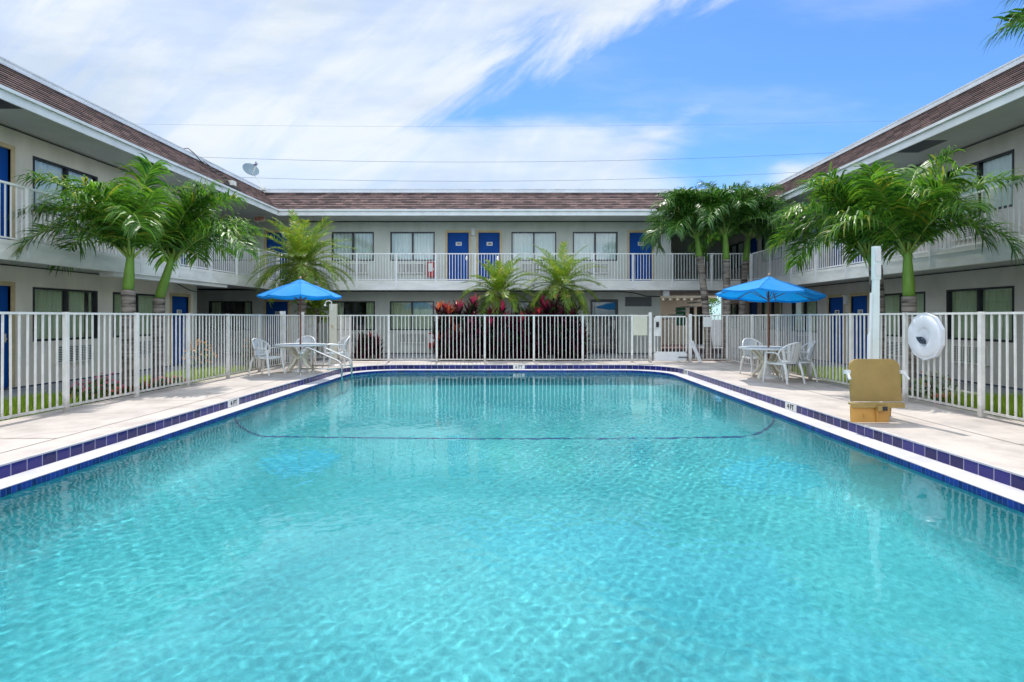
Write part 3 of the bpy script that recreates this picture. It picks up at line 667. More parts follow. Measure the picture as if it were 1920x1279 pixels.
# --- rear wing
def bx(px, y=Yw): return (px - CX) * y / FPX
wb = thing('motel_wing', 'grey-green two-storey motel wing behind the pool with two blue doors side by side upstairs', 'building', (0, 23, -.36))
XE = 5.8
gw = [(bx(392), bx(473)), (bx(624), bx(703)), (bx(731), bx(814)), (bx(959), bx(1043))]
gd = [(bx(499), bx(499)+.9)]
gl = [(bx(1107), bx(1159))]; gv = [(bx(1172), bx(1222))]
holes = [(a, b, WBt, WT) for a, b in gw] + [(a, b, -.10, DOORT) for a, b in gd] + [(a, b, -.10, 2.14) for a, b in gl] + [(a, b, 1.85, 2.24) for a, b in gv]
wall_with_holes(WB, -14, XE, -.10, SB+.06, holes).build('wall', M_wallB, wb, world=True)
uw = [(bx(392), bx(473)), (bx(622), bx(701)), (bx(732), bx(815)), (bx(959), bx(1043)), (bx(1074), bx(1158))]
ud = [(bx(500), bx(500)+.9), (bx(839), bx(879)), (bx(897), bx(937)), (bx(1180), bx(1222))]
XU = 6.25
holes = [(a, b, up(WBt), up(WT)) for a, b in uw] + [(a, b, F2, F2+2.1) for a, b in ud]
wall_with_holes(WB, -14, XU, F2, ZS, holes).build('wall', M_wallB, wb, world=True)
for i, (a, b) in enumerate(gw): window(wb, WB, a, b, WBt, WT, dark=(i != 2), gap=None)
for i, (a, b) in enumerate(uw): window(wb, WB, a, b, up(WBt), up(WT), gap=None)
door(wb, WB, gd[0][0], gd[0][1], -.06, DOORT, '176')
for (a, b), nm in zip(ud, (None, '285', '286', '287')): door(wb, WB, a, b, F2, F2+2.08, nm)
a, b = gl[0]; mb = MB(); t = .09
mb.wbox(WB, a, a+t, -.06, 2.12, -.12, .01); mb.wbox(WB, b-t, b, -.06, 2.12, -.12, .01); mb.wbox(WB, a+t, b-t, 2.02, 2.12, -.12, .009); mb.wbox(WB, a+t, b-t, -.06, .10, -.12, .009)
gdn = mb.build('glass_door', M_dark, wb, world=True); mb = MB(); mb.wbox(WB, a+t, b-t, .10, 2.02, -.07, -.06); mb.build('pane', M_glass, gdn)
mb = MB(); mb.wbox(WB, b-t-.09, b-t-.06, .9, 1.25, -.03, .0); mb.build('handle', M_steel, gdn)
a, b = gv[0]; mb = MB(); mb.mi = 0
for i in range(9): z = 1.86 + i*.042; mb.wbox(WB, a+.01, b-.01, z, z+.026, -.06, -.02)
mb.wbox(WB, a, b, 1.85, 2.24, -.10, -.08); mb.build('wall_vent', mat('vent_grey', (.16, .18, .18), .6), wb, world=True)
for p in ((749, 797, 0), (650, 690, 0), (747, 796, 1), (646, 690, 1), (978, 1026, 1), (1092, 1140, 1), (978, 1026, 0)): ac(wb, WB, bx(p[0]), bx(p[1]), 3.20 if p[2] else .33)
walllight(wb, WB, bx(887.5), 4.9)
mb = MB(); mb.box(-14, XE, 22.49, 22.66, -.36, -.07)
mb.build('plinth', M_plinth, wb, world=True)
mb = MB(); mb.box(-14, XE, 22.66, 28, SB+.06, H2); mb.build('room_floor', M_soffit, wb, world=True)
mb = MB(); mb.box(-14, XU, 28, 28.2, -.36, ZS+.1); mb.box(XE-.16, XE, 22.66, 28, -.36, SB+.06); mb.box(-14.2, -14, 22.5, 28, -.36, ZS+.1); mb.box(XU-.16, XU, 22.66, 28, H2, ZS)
mb.box(XU, 14, 27.8, 28.0, SB+.06, ZS+.1)
mb.build('side_wall', M_wallB, wb, world=True)
slab(wb, -14, XRf, Yf, 22.66); slab(wb, XE, XRw, 22.66, 28); slab(wb, XRf, XRw, Yf, 22.66)
fascia(wb, PB, XLf-.0, XRf+.0); railing(wb, PB, XLf+.02, XRf-.02, 1)
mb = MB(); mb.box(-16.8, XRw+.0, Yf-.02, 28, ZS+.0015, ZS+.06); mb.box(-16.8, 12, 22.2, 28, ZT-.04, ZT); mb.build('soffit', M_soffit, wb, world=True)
mansard(wb, PB, XLf, XRf, XLf-1.0, XRf+1.0, M_trim)
mb = MB(); mb.tube([(-9, Yw-.02, ZS-.02), (XU, Yw-.02, ZS-.02)], .02, 6); mb.tube([(-9, Yw-.03, SB+.02), (4.0, Yw-.03, SB+.02), (4.7, Yw-.03, SB-.04), (5.2, Yw-.03, SB-.18), (XE, Yw-.03, SB-.2)], .018, 6); mb.build('conduit', M_dark, wb, world=True)
mb = MB(); mb.box(5.62, 5.86, 21.3, 21.5, SB-.22, SB); mb.build('beam', M_trim, wb, world=True)
mb = MB()    # stair stringer and treads up to the landing
for i in range(9): mb.box(6.5+i*.28, 6.5+i*.28+.30, 23.6, 24.8, 2.9+i*.18-1.6, 2.95+i*.18-1.6)
mb.build('stairs', M_trim, wb, world=True)
# extinguisher cabinets
def cabinet(p0, z, lab):
    c = thing('extinguisher_cabinet', lab, 'fire cabinet', (bx(p0)+.13, Yw-.12, z), group='red fire cabinets on the rear wall')
    mb = MB(); mb.box(-.14, .14, -.08, .115, 0, .62); mb.build('case', M_red, c, bevel=.01)
    mb = MB(); mb.box(-.09, .09, -.09, -.081, .22, .56); mb.build('pane', M_plate, c); mb = MB(); mb.box(.1, .12, -.10, -.081, .28, .36); mb.build('latch', M_steel, c)
cabinet(803, 3.05, 'red fire extinguisher cabinet on the upstairs wall under the window left of door 285')
cabinet(804.5, .14, 'red fire extinguisher cabinet on the ground floor wall beside the red-leaved bushes')

# --- right wing
wr = thing('motel_wing', 'warm grey two-storey motel wing on the right side with pinkish sunlit shingle roof', 'building', (12, 8, -.36))
Rdoors = [(16.21, 17.02), (17.42, 18.24), (23.7, 24.55), (3.6, 4.5)]; Rwin = [(11.41, 13.22), (13.91, 15.74), (18.97, 20.72), (21.5, 23.3), (8.4, 10.2), (5.6, 7.4), (25.2, 26.9)]
holes = [(a, b, -.10, DOORT) for a, b in Rdoors] + [(a, b, WBt, WT) for a, b in Rwin]
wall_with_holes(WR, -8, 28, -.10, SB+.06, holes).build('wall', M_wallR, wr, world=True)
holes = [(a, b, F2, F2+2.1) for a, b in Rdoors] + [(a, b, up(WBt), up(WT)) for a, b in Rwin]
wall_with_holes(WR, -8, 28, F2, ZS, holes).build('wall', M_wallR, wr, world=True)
for i, (a, b) in enumerate(Rdoors): door(wr, WR, a, b, -.06, DOORT, ('110', '108', None, None)[i], True); door(wr, WR, a, b, F2, F2+2.08, None)
for i, (a, b) in enumerate(Rwin): window(wr, WR, a, b, WBt, WT, dark=(i in (3, 6))); window(wr, WR, a, b, up(WBt), up(WT))
for a in (11.98, 14.3, 8.9, 6.1, 19.3): ac(wr, WR, a, a+1.02, .33); ac(wr, WR, a, a+1.02, 3.20)
walllight(wr, WR, 17.22, 1.95)
mb = MB(); mb.box(10.335, 10.508, -8, 28, -.36, -.07); mb.build('plinth', M_plinth, wr, world=True)
mb = MB(); mb.box(10.51, 16.6, -8, 28, SB+.06, H2); mb.build('room_floor', M_soffit, wr, world=True)
mb = MB(); mb.box(16.6, 16.8, -8, 28, -.36, ZS+.1); mb.box(10.51, 16.6, -8.2, -8, -.36, ZS+.1); mb.box(10.51, 16.6, 28, 28.2, -.36, ZS+.1); mb.build('side_wall', M_wallR, wr, world=True)
slab(wr, XRf, XRw+.16, -8, Yf)
fascia(wr, PR, -8, Yf); railing(wr, PR, -8, Yf-.02, 1)
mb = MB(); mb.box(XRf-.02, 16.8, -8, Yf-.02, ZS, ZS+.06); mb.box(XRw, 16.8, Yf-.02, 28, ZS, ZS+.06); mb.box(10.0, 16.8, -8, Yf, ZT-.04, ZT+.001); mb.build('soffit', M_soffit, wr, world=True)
mansard(wr, PR, -8, Yf, -8, Yf+1.0, M_trim)
mb = MB(); mb.box(XRf+.02, XRf+.6, 12.2, 13.1, ZS-.006, ZS-.001); mb.build('soffit_vent', M_dark, wr, world=True)
mb = MB(); mb.tube([(XRw-.02, -8, ZS-.03), (XRw-.02, 28, ZS-.03)], .014, 6); mb.tube([(XRw-.02, -8, SB+.03), (XRw-.02, 21, SB+.03)], .014, 6); mb.build('conduit', M_dark, wr, world=True)

# --- annex seen through the passage
an = thing('annex_building', 'low cream building beyond the passage, its rafters showing under a flat roof', 'building', (8, 31, -.36))
WA = lambda s, z, d: (s, 30.0 - d, z)
wall_with_holes(WA, 5.6, 10.3, -.2, 2.35, [(8.6, 9.15, .95, 1.95), (9.35, 9.62, -.1, 1.98), (9.75, 10.1, -.1, 2.0)]).build('wall', mat('annex_cream', (.80, .74, .62), .8, var=.05), an, world=True)
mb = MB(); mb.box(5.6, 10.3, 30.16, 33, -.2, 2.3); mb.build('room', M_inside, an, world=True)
mb = MB(); mb.box(5.4, 10.4, 29.3, 33.2, 2.42, 2.55); mb.build('roof', M_stem, an, world=True)
mb = MB()
for i in range(9): mb.box(6.9+i*.38, 7.0+i*.38, 28.9, 29.99, 2.52-.22, 2.52-.10)
mb.box(6.5, 10.4, 28.86, 28.9, 2.40, 2.66); mb.build('rafter', M_wallL, an, world=True)
mb = MB(); mb.wbox(WA, 8.6, 9.15, .95, 1.95, -.08, -.07); mb.build('pane', mat('green_pane', (.03, .16, .08), .2), an, world=True)

# exit sign under the left soffit corner
ex = thing('exit_sign', 'small EXIT sign hanging under the upstairs soffit at the left rear corner', 'sign', (-9.95, 20.9, ZS-.30))
mb = MB(); mb.box(-.2, .2, -.02, .02, 0, .20); mb.box(-.01, .01, -.01, .01, .20, .30); mb.mi = 1
text_into(mb, 'EXIT', .17, Matrix.Translation((0, -.024, .1)) @ Matrix.Rotation(R(90), 4, 'X')); mb.build('panel', [mat('sign_cream', (.5, .38, .30), .5), M_red], ex)

# satellite dish
ds = thing('satellite_dish', 'grey satellite dish on an angled mast at the left corner of the roof', 'satellite dish', (-10.30, 21.8, 6.6))
mb = MB(); c = Vector((-.33, -.25, .62)); ax = Vector((.75, -.62, .38)).normalized(); q = ax.to_track_quat('Z', 'Y').to_matrix()
rings = []
for r_, h_ in ((.0, .0), (.1, .006), (.2, .025), (.30, .055), (.315, .058)): rings.append([c + q @ Vector((r_*1.02*math.cos(2*PI*k/28), r_*.88*math.sin(2*PI*k/28), h_)) for k in range(28)])
vs = [p for g in rings for p in g]; vs2 = [p - ax*.012 for p in vs]; fs = []
for i in range(4):
    for k in range(28): a, b = i*28+k, i*28+(k+1) % 28; fs.append((a, b, b+28, a+28)); fs.append((a+140, a+168, b+168, b+140))
for k in range(28): a, b = 4*28+k, 4*28+(k+1) % 28; fs.append((a, b, b+140, a+140))
mb.add(vs + vs2, fs); mb.build('reflector', mat('dish_grey', (.20, .27, .31), .35), ds, smooth=True)
mb = MB(); mb.tube([(0.05, 0, -.05), (-.18, -.12, .36), c - ax*.03], .018, 8); mb.box(-.08, .14, -.08, .08, -.13, -.03); mb.build('mast', M_ac, ds)
mb = MB(); e = c + ax*.50 + Vector((0, 0, -.10)); mb.tube([c - Vector((-.08, .02, .24)), e], .013, 6); mb.build('feed_arm', M_ac, ds)
mb = MB(); mb.tube([e - ax*.05 + Vector((0,0,.03)), e + ax*.07 + Vector((0,0,.06))], [.04, .055], 10); mb.tube([e + Vector((0, 0, .09)), e + Vector((0, 0, .15))], .03, 8); mb.box(e.x-.09, e.x-.02, e.y-.03, e.y+.03, e.z+.02, e.z+.06); mb.build('receiver', mat('lnb', (.10, .11, .18), .5), ds)

# power lines far behind
def wire(pts, r, lab):
    Yy = 42; P3 = [((p-CX)*Yy/FPX, Yy, EYE-(q-CY)*Yy/FPX) for p, q in pts]; mb = MB()
    # smooth by quadratic fit through 3 points
    (x0,_,z0),(x1,_,z1),(x2,_,z2) = P3; out_ = []
    for i in range(41):
        x = -34 + 76*i/40; l0 = (x-x1)*(x-x2)/((x0-x1)*(x0-x2)); l1 = (x-x0)*(x-x2)/((x1-x0)*(x1-x2)); l2 = (x-x0)*(x-x1)/((x2-x0)*(x2-x1))
        out_.append((x, Yy, z0*l0+z1*l1+z2*l2))
    mb.tube(out_, r, 5); o = mb.build('power_line', mat('cable_grey', (.10, .13, .14), .7)); tag(o, lab, 'power line', 'overhead wires behind the motel')
wire([(385, 295), (900, 304), (1570, 286)], .012, 'overhead wire behind the motel, middle one of three crossing the sky')
wire([(460, 333), (850, 340), (1420, 327)], .012, 'overhead wire behind the motel, lowest of three just above the roof')
wire([(280, 233), (960, 237), (1680, 227)], .006, 'overhead wire behind the motel, highest and faintest of three')

# ------------------------------------------------------------------ pool fence
FT = 1.472
def fence(name, label, runs, loc, posts=True, caps=()):
    root = thing(name, label, 'fence', loc, group=None)
    for (x0, y0, x1, y1) in runs:
        d = Vector((x1-x0, y1-y0, 0)); Ln = d.length; d.normalize(); nrm = Vector((-d.y, d.x, 0)); mb = MB()
        def obx(a0, a1, z0, z1, w, jx=0):
            o = Vector((x0, y0, 0)); vs = []
            for z, jj in ((z0, 0), (z1, jx)):
                for a, s in ((a0, -1), (a1, -1), (a1, 1), (a0, 1)): p = o + d*(a+jj) + nrm*s*w/2; vs.append((p.x, p.y, z))
            mb.add(vs, [(0,3,2,1),(4,5,6,7),(0,1,5,4),(1,2,6,5),(2,3,7,6),(3,0,4,7)])
        obx(0, Ln, FT-.032, FT, .042); obx(0, Ln, .075, .107, .032)
        n = max(2, round(Ln/.117)); rn = random.Random(int(x0*10+y0*7))
        for i in range(1, n):
            a = Ln*i/n; obx(a-.010, a+.010, .107, FT-.032, .020, rn.uniform(-.012, .012))
        mb.build('picket_panel', M_fence, root, world=True)
    return root
def post(root, x, y, w=.062, h=FT+.005, m=None):
    mb = MB(); mb.box(x-w/2, x+w/2, y-w/2, y+w/2, 0, h); mb.build('post', m or M_fence, root, world=True, bevel=.004)
XFL, XFR, YFB = -6.7, 6.45, 16.95
yl = [-2.4, -.95, .56, 2.05, 3.55, 5.05, 6.55, 8.06, 9.55, 11.03, 12.54, 14.05, 15.44]
fl = fence('pool_fence', 'cream picket fence along the left side of the pool deck', [(XFL, a+.032, XFL, b-.032) for a, b in zip(yl, yl[1:])], (XFL, 9, 0))
for y in yl[:-1]: post(fl, XFL, y)
post(fl, XFL, 15.44, .12, 1.57)
# gate panel, return and jog at the rear left corner
fj = fence('pool_fence', 'cream picket fence stepping round the rear left corner behind the table', [(XFL, 15.51, XFL, 16.72), (XFL, 16.87, XFL, 17.86), (XFL+.04, 17.9, -5.58, 17.9), (-5.55, 16.99, -5.55, 17.86)], (-6, 17, 0))
post(fj, XFL, 16.8, .11, 1.56); post(fj, XFL, 17.9); post(fj, -5.55, 17.9, .06)
xs = [-5.55, bx(729, YFB), bx(819, YFB), bx(909, YFB), bx(1001, YFB), bx(1092.5, YFB), bx(1185, YFB), bx(1219, YFB)]
fb = fence('pool_fence', 'straight cream picket fence across the rear of the pool in front of the red-leaved bushes', [(a+.032, YFB, b-.032, YFB) for a, b in zip(xs, xs[1:])], (0, YFB, 0))
for x in xs[:-1]: post(fb, x, YFB)
post(fb, xs[-1], YFB, .085, 1.55)
mb = MB(); mb.mi = 0; mb.box(bx(1187, YFB), bx(1213, YFB), YFB-.05, YFB-.03, .84, 1.44); mb.build('notice_board', mat('faded_cream', (.66, .63, .50), .6, var=.05), fb, world=True)
# gate
g0, g1 = bx(1226, YFB), bx(1288, YFB)
gt = thing('pool_gate', 'white picket gate with a solid kick panel and a black latch box beside it', 'gate', ((g0+g1)/2, YFB, 0))
mb = MB(); mb.box(g0, g1, YFB-.02, YFB+.02, .30, .33); mb.box(g0, g1, YFB-.02, YFB+.02, 1.40, 1.44); mb.box(g0, g0+.04, YFB-.02, YFB+.02, .05, 1.44); mb.box(g1-.04, g1, YFB-.02, YFB+.02, .05, 1.44)
for i in range(1, 9): x = g0 + (g1-g0)*i/9; mb.box(x-.011, x+.011, YFB-.011, YFB+.011, .33, 1.40)
mb.build('gate_frame', M_fence, gt, world=True)
mb = MB(); mb.box(g0+.04, g1-.04, YFB-.024, YFB+.01, .05, .30); mb.build('kick_panel', M_rail, gt, world=True)
mb = MB(); mb.box(g0+.04, g0+.20, YFB-.06, YFB-.021, .82, 1.42); mb.build('lock_plate', M_fence, gt, world=True)
mb = MB(); mb.box(g0+.05, g0+.13, YFB-.12, YFB-.06, 1.10, 1.26); mb.build('latch', M_dark, gt, world=True, bevel=.01)
mb = MB(); mb.box(g1-.28, g1+.02, YFB-.05, YFB-.03, .15, .175); mb.build('closer_arm', M_dark, gt, world=True)
xg = bx(1294, YFB)
fc = fence('pool_fence', 'short cream picket fence right of the gate with a braced post and a white notice', [(xg+.05, YFB, XFR-.04, YFB)], (xg, YFB, 0))
post(fc, xg, YFB, .09, 1.50); post(fc, XFR, YFB)
mb = MB(); a = Vector((xg+.03, YFB-.05, .66)); b = Vector((xg+.28, YFB-.12, .02)); mb.tube([a, b], .055, 4); mb.build('brace', M_rail, fc, world=True)
mb = MB(); mb.box(bx(1318, YFB), bx(1334, YFB), YFB-.035, YFB-.024, 1.10, 1.41); mb.build('notice', M_plate, fc, world=True)
yr = [-2.9, -1.4, .1, 1.6, 3.1, 4.6, 6.10, 7.62, 9.12, 10.6, 12.1, 13.6, 15.1, 16.9]
fr_ = fence('pool_fence', 'cream picket fence along the right side of the pool deck', [(XFR, a+.032, XFR, b-.05) for a, b in zip(yr, yr[1:])], (XFR, 9, 0))
for y in yr[:-1]: post(fr_, XFR, y)

# shower post
sh = thing('shower_post', 'cream square outdoor shower post with a white hooked shower head', 'outdoor shower', (bx(625, 16.6), 16.6, 0))
mb = MB(); mb.box(-.10, .10, -.08, .08, 0, 1.80); mb.build('post', M_plasticC, sh, bevel=.01)
mb = MB(); mb.tube([(-.02, -.09, 1.62), (-.02, -.11, 1.86), (-.08, -.12, 1.90), (-.17, -.13, 1.88), (-.20, -.13, 1.80)], .014, 8); mb.build('pipe', M_rail, sh)
mb = MB(); mb.lathe([(.012, .06), (.035, .02), (.04, 0)], 12, -.205, -.13, 1.74); mb.build('shower_head', M_rail, sh)
mb = MB(); mb.box(-.02, .02, -.11, -.081, 1.08, 1.16); mb.build('valve', M_dframe, sh)

# ------------------------------------------------------------------ furniture
def make_table(label, cream=True):
    t = thing('patio_table', label, 'table', (0, 0, 0), group='round patio tables')
    mb = MB(); mb.lathe([(.0001, .665), (.60, .665), (.635, .672), (.645, .69), (.64, .705), (.62, .708), (.605, .702), (.0001, .702)], 40); mb.build('tabletop', M_plastic, t, smooth=False)
    for k in range(4):
        a = R(35 + 90*k); c, s_ = math.cos(a), math.sin(a); mb = MB(); pts = []
        for r_, z in ((.46, .665), (.34, .58), (.18, .44), (.14, .36), (.22, .22), (.36, .08), (.42, .0)): pts.append((c*r_, s_*r_, z))
        mb.tube(pts, [.035, .042, .05, .055, .05, .04, .032], 6, sy=.7); mb.build('leg', M_plasticC, t)
    mb = MB(); mb.lathe([(.05, .30), (.16, .34), (.16, .40), (.05, .44)], 16); mb.build('hub', M_plasticC, t)
    return t
def make_chair(label):
    t = thing('plastic_chair', label, 'chair', (0, 0, 0), group='white resin armchairs round the patio tables')
    mb = MB()   # seat, front towards -Y, dished
    nx, ny = 10, 8; vs = []
    for j in range(ny+1):
        for i in range(nx+1):
            u_ = i/nx*2-1; v_ = j/ny; w = .25 - .045*v_; z = .425 - .03*math.sin(v_*PI) + .012*u_*u_ - (.03*(1-v_)**6)
            vs.append((u_*w, -.23 + v_*.44, z))
    top = list(vs); bot = [(x, y, z-.014) for x, y, z in vs]; fs = []
    for j in range(ny):
        for i in range(nx): a = j*(nx+1)+i; fs.append((a, a+1, a+nx+2, a+nx+1)); b = a+len(top); fs.append((b, b+nx+1, b+nx+2, b+1))
    mb.add(top+bot, fs); mb.tube([(-.25, -.23, .395), (-.15, -.245, .40), (.15, -.245, .40), (.25, -.23, .395)], .02, 6); mb.tube([(-.25, -.23, .41), (-.205, .21, .415)], .02, 6); mb.tube([(.25, -.23, .41), (.205, .21, .415)], .02, 6)
    mb.build('seat', M_plastic, t, smooth=True)
    def bp(x, z): return Vector((x, .20 + (z-.42)*.30 - .16*(x/.27)**2*(1 if z > .5 else .6), z))
    mb = MB(); rim = [bp(-.205, .42), bp(-.235, .52), bp(-.265, .62)]
    for k in range(0, 13): a = PI - PI*k/12; rim.append(bp(.27*math.cos(a), .64 + .23*math.sin(a)))
    rim += [bp(.265, .62), bp(.235, .52), bp(.205, .42)]
    mb.tube(rim, .022, 6, sy=.8)
    for k in range(7):
        f = (k-3)/3; xb, xt = .16*f, .235*f; zt = .64 + .22*math.sqrt(max(0, 1-(xt/.27)**2)); pts = []; wd = []
        for i in range(6):
            q_ = i/5; x = xb + (xt-xb)*q_; z = .47 + (zt-.47)*q_; pts.append(bp(x, z)); wd.append(.021 + .009*q_)
        for off in (0, .010): mb.strip([p + Vector((0, off, 0)) for p in pts], [Vector((1, -.3*f, 0))]*6, wd)
    mb.tube([bp(-.225, .47), bp(-.1, .475), bp(0, .475), bp(.1, .475), bp(.225, .47)], .03, 6, sx=.5)
    mb.build('backrest', M_plastic, t, smooth=True)
    for s_ in (-1, 1):
        mb = MB(); mb.tube([bp(s_*.262, .60)+Vector((0,0,0)), (s_*.285, .06, .645), (s_*.285, -.10, .65), (s_*.275, -.22, .64), (s_*.262, -.25, .60)], [.024, .03, .034, .032, .026], 8, sy=.45); mb.build('armrest', M_plastic, t, smooth=True)
        mb = MB(); mb.tube([(s_*.265, -.245, .61), (s_*.255, -.25, .42), (s_*.265, -.285, .20), (s_*.275, -.31, 0)], [.03, .036, .028, .02], 6, sy=.8); mb.build('leg', M_plastic, t)
        mb = MB(); mb.tube([(s_*.205, .20, .43), (s_*.215, .25, .30), (s_*.235, .31, .0)], [.036, .032, .02], 6, sy=.8); mb.build('leg', M_plastic, t)
    return t
def make_umbrella(label, rad, zr, zt_, rot, tilt):
    t = thing('patio_umbrella', label, 'umbrella', (0, 0, 0), group='blue patio umbrellas over the tables')
    q = Euler((tilt[0], tilt[1], R(rot))).to_matrix(); c0 = Vector((0, 0, zr+.1)); T = lambda p: c0 + q @ (Vector(p) - c0)
    def canopy(r0, z0, r1, z1, nr=6, sag=.02, thick=True):
        mb = MB(); n = 8; m_ = 6; rings = []
        for i in range(nr+1):
            f = i/nr; r_ = r0+(r1-r0)*f; z = z0+(z1-z0)*(f**1.12); ring = []
            for k in range(n*m_):
                a = 2*PI*k/(n*m_); ph = (k % m_)/m_; chord = math.cos(PI/n)/math.cos((ph-.5)*2*PI/n); bulge = math.sin(ph*PI)
                rr = r_*chord*(1-.03*bulge*f); ring.append(T((rr*math.cos(a), rr*math.sin(a), z - sag*bulge*f*2)))
            rings.append(ring)
        vs = [p for g in rings for p in g]; N_ = n*m_; fs = [(i*N_+k, i*N_+(k+1) % N_, (i+1)*N_+(k+1) % N_, (i+1)*N_+k) for i in range(nr) for k in range(N_)]
        mb.add(vs, fs)
        low = rings[-1]; mb.add([p for p in low] + [p - q @ Vector((0,0,.045)) for p in low], [(k, (k+1) % N_, N_+(k+1) % N_, N_+k) for k in range(N_)])
        return mb
    cp = canopy(.16, zt_-.07, rad, zr).build('canopy', M_umb, t)
    canopy(.015, zt_+.02, .24, zt_-.085, 3, .006).build('vent_cap', M_umb, cp)
    mb = MB()
    for k in range(8): a = 2*PI*k/8; mb.tube([T((.03*math.cos(a), .03*math.sin(a), zt_-.02)), T((.5*rad*math.cos(a), .5*rad*math.sin(a), (zt_*.46+zr*.54)-.035)), T((rad*.98*math.cos(a), rad*.98*math.sin(a), zr-.02))], .009, 5); mb.tube([T((.03*math.cos(a), .03*math.sin(a), zr-.12)), T((.5*rad*math.cos(a), .5*rad*math.sin(a), (zt_*.46+zr*.54)-.04))], .008, 5)
    mb.build('ribs', M_wood, t)
    mb = MB()
    for k in range(8):
        a = 2*PI*k/8; pr_ = []
        for i in range(7):
            f = i/6; r_ = .16+(rad-.16)*f; z = (zt_-.07)+(zr-(zt_-.07))*(f**1.12); pr_.append(T((r_*math.cos(a), r_*math.sin(a), z+.003)))
        mb.tube(pr_, .0055, 4)
    mb.build('seams', M_seam, cp)
    mb = MB(); mb.tube([(0, 0, .05), (0, 0, zr), T((0, 0, zt_))], .022, 10); mb.build('pole', M_wood, t)
    mb = MB(); fz = T((0, 0, zt_+.02)); mb.tube([fz, fz+Vector((0,0,.03)), fz+Vector((0,0,.055)), fz+Vector((0,0,.08))], [.02, .034, .03, .008], 10); mb.build('finial', mat('finial_tan', (.50, .33, .22), .5), t)
    mb = MB(); mb.lathe([(.24, 0), (.24, .05), (.10, .08), (.04, .10), (.035, .30), (.0001, .30)], 24); mb.build('base', M_plastic, t)
    return t
TR = (5.75, 12.6); TL = (-5.66, 14.1)
tr_ = make_table('round white patio table under the right-hand blue umbrella'); tr_.location = (*TR, 0)
dup(tr_, (*TL, 0), R(20), 'round white patio table under the left-hand blue umbrella by the pool rails')
ur = make_umbrella('bright blue umbrella with a wooden pole, tilted over the right-hand table', 1.17, 1.93, 2.33, 12, (R(-2), R(5))); ur.location = (*TR, 0)
ul_ = make_umbrella('bright blue umbrella with a thin wooden pole standing level over the left-hand table', 1.02, 1.955, 2.36, 22, (R(0), R(0))); ul_.location = (*TL, 0)
ch = make_chair('white resin armchair at the right-hand table, turned three-quarters away in front of the others')
ch.location = (5.64, 11.62, 0); ch.rotation_euler = (0, 0, R(200))
dup(ch, (6.16, 12.05, 0), R(-70+180+150), 'white resin armchair between the right-hand table and the side fence')
dup(ch, (5.78, 13.35, 0), R(8), 'white resin armchair facing the pool behind the right-hand table')
dup(ch, (-6.22, 13.4, 0), R(75), 'white resin armchair at the left-hand table, nearest the left fence')
dup(ch, (-5.92, 15.0, 0), R(5), 'white resin armchair seen front-on behind the left-hand table')
dup(ch, (-5.05, 15.1, 0), R(-55), 'white resin armchair at the left-hand table beside the rear fence end')

# pool handrails
hr = thing('pool_handrail', 'pair of stainless steel handrails running down into the left rear corner of the pool', 'handrail', (-4.9, 13.7, 0))
for y in (13.25, 14.05):
    mb = MB(); mb.tube([(-5.32, y, 0), (-5.32, y, .54), (-5.29, y, .62), (-5.21, y, .665), (-5.12, y, .66), (-4.42, y+.1, .33), (-4.36, y+.1, .27), (-4.35, y+.1, .18), (-4.35, y+.1, -.45)], .022, 10); mb.tube([(-5.32, y, .15), (-4.36, y+.1, .15)], .016, 8)
    mb.lathe([(.05, .0), (.05, .012), (.026, .03)], 14, -5.32, y, 0)
    mb.build('rail', M_steel, hr, smooth=True, world=True)
mb = MB(); mb.tube([(-4.35, 13.35, -.30), (-4.35, 14.15, -.30)], .03, 8); mb.build('step', M_steel, hr, world=True)

# pool lift
lf = thing('pool_lift', 'pool lift with an ochre seat and a tall pale post on the right deck', 'pool lift', (5.0, 7.6, 0))
def prism4(mb, c0, w0, d0, c1, w1, d1):
    vs = [(c[0]+sx*w/2, c[1]+sy*d/2, c[2]) for c, w, d in ((c0, w0, d0), (c1, w1, d1)) for sx, sy in ((-1,-1),(1,-1),(1,1),(-1,1))]
    mb.add(vs, [(0,3,2,1),(4,5,6,7),(0,1,5,4),(1,2,6,5),(2,3,7,6),(3,0,4,7)])
mb = MB(); prism4(mb, (5.10, 7.86, 0), .12, .08, (5.135, 7.86, 1.97), .08, .06); prism4(mb, (5.137, 7.86, 1.94), .095, .08, (5.137, 7.86, 2.42), .09, .08); mb.build('post', M_mint, lf, world=True, bevel=.006)
mb = MB(); mb.box(5.097, 5.177, 7.805, 7.817, 1.99, 2.16); mb.box(5.097, 5.177, 7.805, 7.818, 2.20, 2.38); mb.build('cover_panel', M_plastic, lf, world=True, bevel=.004)
mb = MB(); mb.tube([(5.02, 7.83, .62), (5.045, 7.83, 1.75)], .016, 8); mb.tube([(5.015, 7.83, .55), (5.02, 7.83, 1.15)], .026, 8); mb.build('actuator', M_rail, lf, world=True)
mb = MB(); mb.box(4.95, 5.25, 7.70, 8.0, 0, .10); mb.box(4.85, 5.05, 7.40, 7.72, .12, .2); mb.build('base', M_gold, lf, world=True, bevel=.01)
